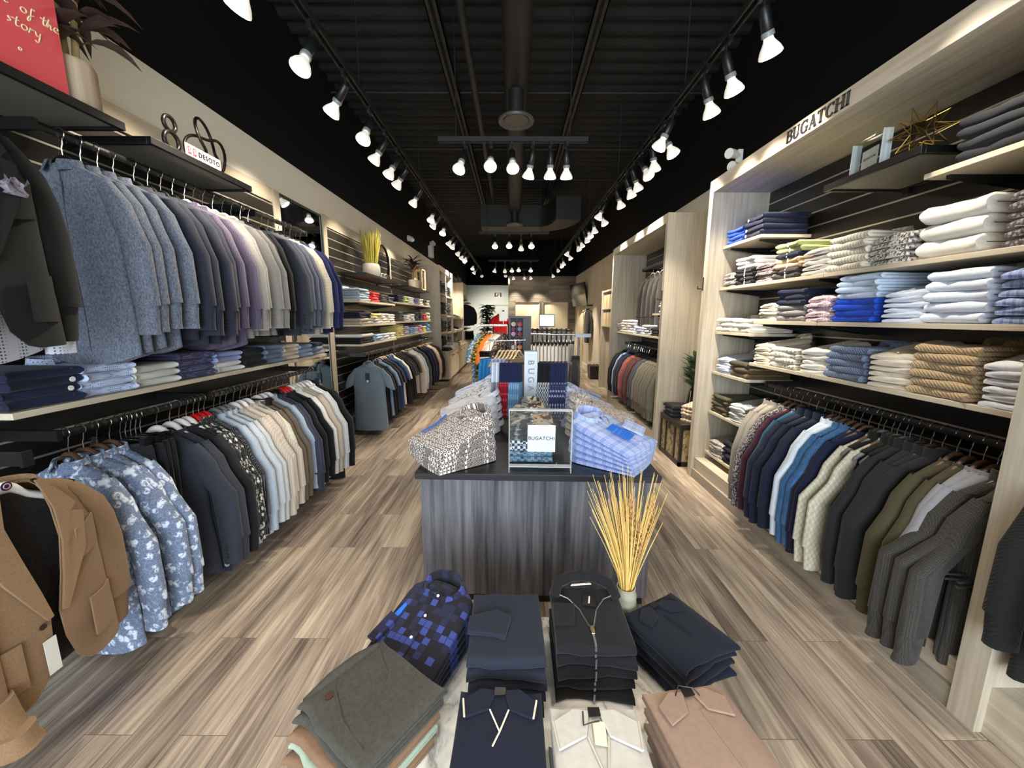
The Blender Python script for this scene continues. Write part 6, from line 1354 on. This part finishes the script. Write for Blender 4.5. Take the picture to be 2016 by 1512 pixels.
def polo_collar(t, mat, z, trim=None, w=.085, dep=.055, y=.085, vee=.085):
    for s in (-1, 1):
        lf = [(.012, y + .025), (.055, y + .030), (w + .018, y - .005), (w + .008, y - dep), (.030, y - dep * .55)]
        obj('collar_leaf', flat(mir(lf, s), z + .004, .007), mat, t, bevel=.002)
        if trim: obj('collar_trim', MB().tube([(s * (w + .018), y - .005, z + .012), (s * (w + .008), y - dep, z + .012)], .0028, 5), trim, t); obj('placket_trim', MB().tube([(s * .026, y - dep * .55, z + .008), (.004, y - vee, z + .004)] + ([(-.012, y - vee - .035, z + .004)] if s > 0 else []), .0024, 5), trim, t)
    obj('neck_label', flat([(-.016, y + .005), (.016, y + .008), (.016, y + .03), (-.016, y + .03)], z + .012, .003), M_BLACKPL, t)
M_CREAMT = plain('cream_trim', '#ddd3bd', .7); M_GREYT = plain('grey_piping', '#b9b6a4', .7)
polo_collar(s6[-1], F_NVT, .036, M_CREAMT); polo_collar(s7[-1], F_WPOLO, .038, M_GREYT, .095, .075, .09, .14); polo_collar(s8[-1], F_PKP, .034, None, .085, .06, .085); polo_collar(s3[-1], F_NVPOLO, .035, None, .085, .055, .09)
obj('zip_placket', MB().slab(lambda u, v: (.01 + .012 * u + .015 * v, .06 - .15 * v, .036), 1, 5, .004), F_PKP, s8[-1]); obj('cord', MB().tube([(-.04, .10, .045), (-.02, .12, .055), (.02, .11, .052), (.03, .09, .045)], .0018, 5), M_INK, s8[-1])
obj('price_tag', flat([(-.012, .03), (.018, .025), (.024, .085), (-.008, .088)], .046, .0015), plain('cream_tag', '#e8deb8', .5), s7[-1]); obj('cord', MB().tube([(-.03, .11, .05), (-.035, .07, .055), (-.01, .08, .052), (.01, .085, .05)], .0018, 5), M_INK, s7[-1])
obj('zip_placket', MB().tube([(.0, .06, .037), (.01, .0, .036), (.012, -.05, .036)], .003, 5), F_NVPOLO, s3[-1])
# olive trousers: waistband, button, pocket seam
for q in (-1, -2):
    obj('waistband', MB().tube([(-.145, -.12, .020), (-.15, -.04, .026), (-.15, .05, .026), (-.145, .125, .020)], [.012, .018, .018, .012], 8), F_OLV, s5[q])
obj('button', button_row([(-.095, -.075, .0335)], .012, 2), plain('brown_button', '#3a1f18', .3), s5[-1])
obj('pocket_seam', MB().tube([(-.12, .11, .034), (-.02, .07, .036), (.0, .04, .036)], .0028, 5).tube([(-.11, -.05, .034), (-.0, -.09, .035), (.11, -.10, .034)], .0026, 5), F_OLV, s5[-1])
for q, mt in ((0, F_RUST), (1, F_MINT), (2, F_RUST)): obj('waistband', MB().tube([(-.148, -.13, .016), (-.158, -.04, .02), (-.155, .06, .02)], [.010, .015, .012], 8), mt, s5[q])
tg = obj('ribbon_tag', flat([(-.135, -.08), (-.115, -.085), (-.095, .04), (-.115, .045)], .026, .003), M_BLUETAG, s4[-1]); obj('cuff', flat([(-.15, -.12), (-.11, -.13), (-.095, -.02), (-.135, -.01)], .030, .010), F_GING, s4[-1])
# vase with wheat
t = thing('wheat_vase', 'ribbed pale ceramic vase of golden dried wheat beside the counter', 'vase', (.455, 1.405, MZ + .001))
prof = [(0, 0), (.034, 0), (.038, .008)]
for i in range(14): prof.append((.040 + .004 * math.sin(i * .22) + (.0012 if i % 2 else -.0012), .015 + i * .0105))
prof += [(.041, .165), (.036, .18), (.037, .192), (.033, .192), (.031, .18), (0, .15)]
obj('vase', MB().lathe(prof, 24), plain('sage_ceramic', '#a5a591', .35, var=.2), t)
rn = random.Random(12); m = MB()
for i in range(120):
    a = rn.uniform(0, 6.283); q = rn.random() ** .6; e = .16 * q; h = rn.uniform(.33, .56) * (1 - .12 * q)
    bx, by = .018 * q * math.cos(a), .018 * q * math.sin(a); ex, ey = e * math.cos(a) - .02, e * math.sin(a) * .7 + .02
    m.tube([(bx, by, .15), (bx * 1.6 + ex * .10, by * 1.6 + ey * .10, .15 + h * .3), (bx + ex * .5, by + ey * .5, .15 + h * .65), (ex, ey, .15 + h)], [.0026, .0024, .0021, .0008], 4)
obj('stalks', m, plain('golden_straw', '#dcb766', .6, var=.3), t)
m = MB()
for (ex, ey, z0, z1) in ((.0, .0, .36, .57), (.09, .02, .38, .56), (.035, -.01, .30, .46), (-.03, .02, .36, .52)):
    m.tube([(ex * .3, ey * .3, .15), (ex * .8, ey * .8, z0), (ex, ey, z1)], .002, 4)
    for k in range(40):
        f = k / 40; zz = z0 + (z1 - z0) * f; a = k * 2.4; r = .016 * math.sin(math.pi * min(1, f * .85 + .15)) + .003; cx, cy = ex * (.8 + .2 * f), ey * (.8 + .2 * f)
        m.tube([(cx, cy, zz), (cx + r * math.cos(a), cy + r * math.sin(a), zz + .014), (cx + r * .8 * math.cos(a), cy + r * .8 * math.sin(a), zz + .026)], [.003, .0042, .0005], 4)
obj('seed_heads', m, plain('wheat_ear', '#b88f58', .7, var=.3), t)

# ------------------------------------------------------------------ racks behind the counter
t = thing('shorts_rack', 'white tube rack of hanging shorts at the back of the counter', 'rack', (0, 3.85, 0))
obj('bar', MB().tube([(-.24, 0, 1.32), (.12, 0, 1.33)], .008, 8), M_CHROME, t); obj('post', MB().tube([(.02, .06, 0), (.02, .06, 1.33)], .012, 8), M_CHROME, t); obj('base', B(((-.25, -.2, 0), (.3, .25, .02))), M_BLACKM, t)
def shorts(x, y, z, mat, label, group, rz):
    t = thing('shorts', label, 'shorts', (x, y, z), rz, group)
    for s in (-1, 1): link('leg', gmesh('so%d/leg' % s, lambda: MB().rings([ell(s * .08, 0, -.20 - .045 * i, .085 + .006 * i, .022, 14, i * .1, .15) for i in range(8)])), t, mat)
    link('waistband', gmesh('so/waistband', lambda: MB().rings([ell(0, 0, -.165, .155, .022, 20), ell(0, 0, -.21, .16, .024, 20)])), t, mat)
F_SWB = fab('#2f86c4'); F_SWP = fab('#b7bfd8', 'floral', '#3f4f9c', '#6f7cc0', s=1.3); F_KHK = fab('#7d7058')
for i in range(9):
    mt, ds, n, k = ((F_SWB, 'bright blue swim shorts', 3, i), (F_SWP, 'blue floral swim shorts', 4, i - 3), (F_KHK, 'khaki shorts', 2, i - 7))[0 if i < 3 else 1 if i < 7 else 2]
    shorts(-.235 + i * .036, 3.85, 1.32, mt, '%s, %s of %s on the tube rack' % (ds, ORD[k], NUM[n]), ds, R_(58)); hanger('beech' if i > 2 else 'clip', -.235 + i * .036, 3.85, 1.32, '%s hanger carrying %s, %s of %s' % ('pale wooden' if i > 2 else 'black clip', ds, ORD[k], NUM[n]), R_(58), 'hangers for shorts')
t = thing('loop_rack', 'white tube rack with a rounded end behind the shorts', 'rack', (0, 4.9, 0))
obj('frame', MB().tube([(-.08, 0, 1.45), (-.40, 0, 1.45)] + [(-.40 + .085 * math.cos(a) , 0, 1.365 + .085 * math.sin(a)) for a in [R_(90 + 20 * k) for k in range(10)]] + [(-.40, 0, 1.28), (-.33, 0, 1.28), (-.08, 0, 1.28)], .014, 8), M_WHITEPL, t)
obj('post', MB().tube([(-.36, .02, 0), (-.36, .02, 1.5)], .015, 8).tube([(-.06, .02, 0), (-.06, .02, 1.45)], .012, 8), M_BLACKM, t); obj('base', B(((-.5, -.15, 0), (.0, .2, .02))), M_BLACKM, t)
for i, (mt, ds) in enumerate(((fab('#5a7f8f', 'floral', '#d8dde0', '#2c2430', s=1.2), 'teal print resort shirt'), (fab('#3b3226', 'floral', '#e0b43a', '#1d1a16', s=1.3), 'black and yellow resort shirt'), (fab('#d9792a'), 'orange resort shirt'), (fab('#c9a184', 'floral', '#e8e2d8', '#8d4a33', s=1.3), 'apricot print resort shirt'), (F_WHITE, 'plain white resort shirt'), (fab('#3a2b2b', 'floral', '#b7a58e', '#6d4038', s=1.2), 'brown print resort shirt'))):
    garment('polo', mt, -.40 + i * .055, 4.9, 1.45, '%s on the loop rack' % ds, 'shirt', R_(62), T=.9, v=i, name='resort_shirt'); hanger('wood', -.40 + i * .055, 4.9, 1.45, 'dark wooden hanger carrying the %s' % ds, R_(62))
t = thing('sock_tower', 'dark grey display tower with glass front full of patterned socks', 'display tower', (.045, 4.55, .001))
obj('case', B(((-.095, 0, 0), (-.075, .20, 1.56)), ((.065, 0, 0), (.16, .20, 1.56)), ((-.075, .16, 0), (.065, .20, 1.56)), ((-.095, -.002, 1.54), (.16, .20, 1.565)), ((-.075, 0, 0), (.065, .16, .72)), ((-.008, .002, .72), (.0, .16, 1.54))), plain('tower_grey', '#222327', .5), t)
for zz in (.92, 1.12, 1.33): obj('shelf', B(((-.075, .005, zz - .008), (.065, .16, zz))), M_BLACKM, t)
SC = ['#a3343a', '#b9b3a4', '#7a3b52', '#3d4668', '#c2783f', '#5a2f3f', '#8a8fa8', '#39304f', '#d0c8bc', '#6f2b30', '#54648c', '#b84a6a']
k = 0
for zz in (.72, .92, 1.12, 1.33):
    for cx in (-.042, .032):
        for q in range(3):
            tag(obj('sock_pair', MB().rings([[(cx + (.028) * math.cos(a), .03 + y, zz + .002 + .028 + q * .056 + .026 * math.sin(a)) for a in [2 * math.pi * j / 12 for j in range(12)]] for y in (0, .012, .10, .112)]), fab(SC[k % 12], 'floral', SC[(k + 5) % 12], SC[(k + 8) % 12], s=2.2), loc=(.045, 4.55, 0)), 'rolled patterned socks, %s up, %s column, tower shelf %s from bottom' % (ORD[q], 'narrow' if cx > 0 else 'wide', ORD[[.72, .92, 1.12, 1.33].index(zz)]), 'socks', 'rolled socks in the display tower'); k += 1
# white trousers rack with a black padded coat
t = thing('trouser_rack', 'steel rack of pale hanging trousers beside the sock tower', 'rack', (0, 5.1, 0))
obj('bar', MB().tube([(.22, 0, 1.34), (.98, 0, 1.33)], .012, 8), M_CHROME, t); obj('end_bar', B(((.80, -.03, 1.30), (1.0, .03, 1.345))), M_STEEL, t); obj('post', MB().tube([(.30, .05, 0), (.30, .05, 1.34)], .014, 8).tube([(.86, .05, 0), (.86, .05, 1.34)], .014, 8), M_STEEL, t); obj('base', B(((.2, -.15, 0), (1.0, .25, .02))), M_STEEL, t)
for i in range(11):
    mt, ds, k, n = (fab('#cfcac3'), 'white trousers', i, 8) if i < 8 else (fab('#b3aea6'), 'pale grey trousers', i - 8, 3)
    hung_trousers(mt, .27 + i * .047, 5.1, 1.33, '%s, %s of %s, on the steel rack' % (ds, ORD[k], NUM[n]), R_(65), ds + ' on the steel rack', .92, .15); hanger('clip', .27 + i * .047, 5.1, 1.33, 'black clip hanger carrying %s, %s of %s' % (ds, ORD[k], NUM[n]), R_(65), 'hangers for pale trousers')
garment('jacket', fab('#141416', 'cable', '#232326', s=.6), .80, 5.0, 1.15, 'black padded jacket at the end of the trouser rack', 'jacket', R_(80), T=1.1, length=.9)
hanger('black', .80, 5.0, 1.15, 'black hanger carrying the padded jacket', R_(80))
# red polo with a sign
t = thing('bust_stand', 'slim black stand holding the red polo', 'stand', (-.36, 10.5, 0)); obj('pole', MB().tube([(0, 0, 0), (0, 0, 1.62)], .014, 8), M_BLACKM, t); obj('base', MB().lathe([(0, 0), (.16, 0), (.15, .02), (0, .025)], 20), M_BLACKM, t)
garment('polo', fab('#b3161d'), -.36, 10.5, 1.74, 'bright red polo on a stand behind the sock tower', 'polo shirt', R_(25), T=1.3, length=.86)
t = thing('price_sign', 'white price card clipped above the loop rack in front of the red polo', 'sign', (-.125, 4.9, 1.464)); obj('card', B(((-.05, -.003, .04), (.05, .003, .185))), M_PAPER, t); obj('print', B(((-.014, -.005, .155), (.014, -.003, .172))), M_INK, t); obj('stem', B(((-.004, -.002, 0), (.004, .002, .04))), M_PAPER, t)
# cash desk with monitor
t = thing('cash_desk', 'white cash desk near the back of the shop', 'desk', (.35, 7.9, 0)); obj('body', B(((0, 0, 0), (.88, .55, 1.22))), M_WHITE, t, bevel=.003); obj('top', B(((-.02, -.02, 1.22), (.90, .57, 1.26))), plain('grey_desk_top', '#a5a8a6', .4), t)
t = thing('pos_monitor', 'silver touch-screen monitor on the white cash desk', 'monitor', (.69, 8.1, 1.261)); obj('stand', B(((-.09, .0, 0), (.09, .12, .015)), ((-.03, .06, .015), (.03, .08, .16))), M_STEEL, t); obj('frame', B(((-.16, -.012, 0), (.16, .012, .26))), M_STEEL, t, loc=(0, .03, .10), rot=(R_(-14), 0, 0)); obj('screen', B(((-.145, -.015, .015), (.145, -.012, .245))), plain('lit_screen', '#cfe3ea', .3, emit=('#cfe6ee', .8)), t, loc=(0, .03, .10), rot=(R_(-14), 0, 0))
t = thing('belt_spinner', 'black rack of dark belts standing on the trouser rack side', 'rack', (.62, 6.4, 0)); obj('pole', MB().tube([(0, 0, 0), (0, 0, 1.37)], .015, 8).tube([(-.34, 0, 1.35), (.34, 0, 1.35)], .016, 8), M_BLACKM, t); obj('base', B(((-.2, -.2, 0), (.2, .2, .02))), M_BLACKM, t)
for i in range(9): tag(obj('belt', MB().tube([(.31 + i * .078, 6.385, 1.372), (.31 + i * .078, 6.375, 1.34), (.31 + i * .078, 6.38, .85)], .016, 6), (plain('brown_belt', '#4a2f20', .4), plain('black_belt', '#141212', .4))[i % 2]), '%s belt hanging on the belt rack, %s from the sock tower' % (('brown', 'black')[i % 2], ORD[i]), 'belt', 'belts on the belt rack')
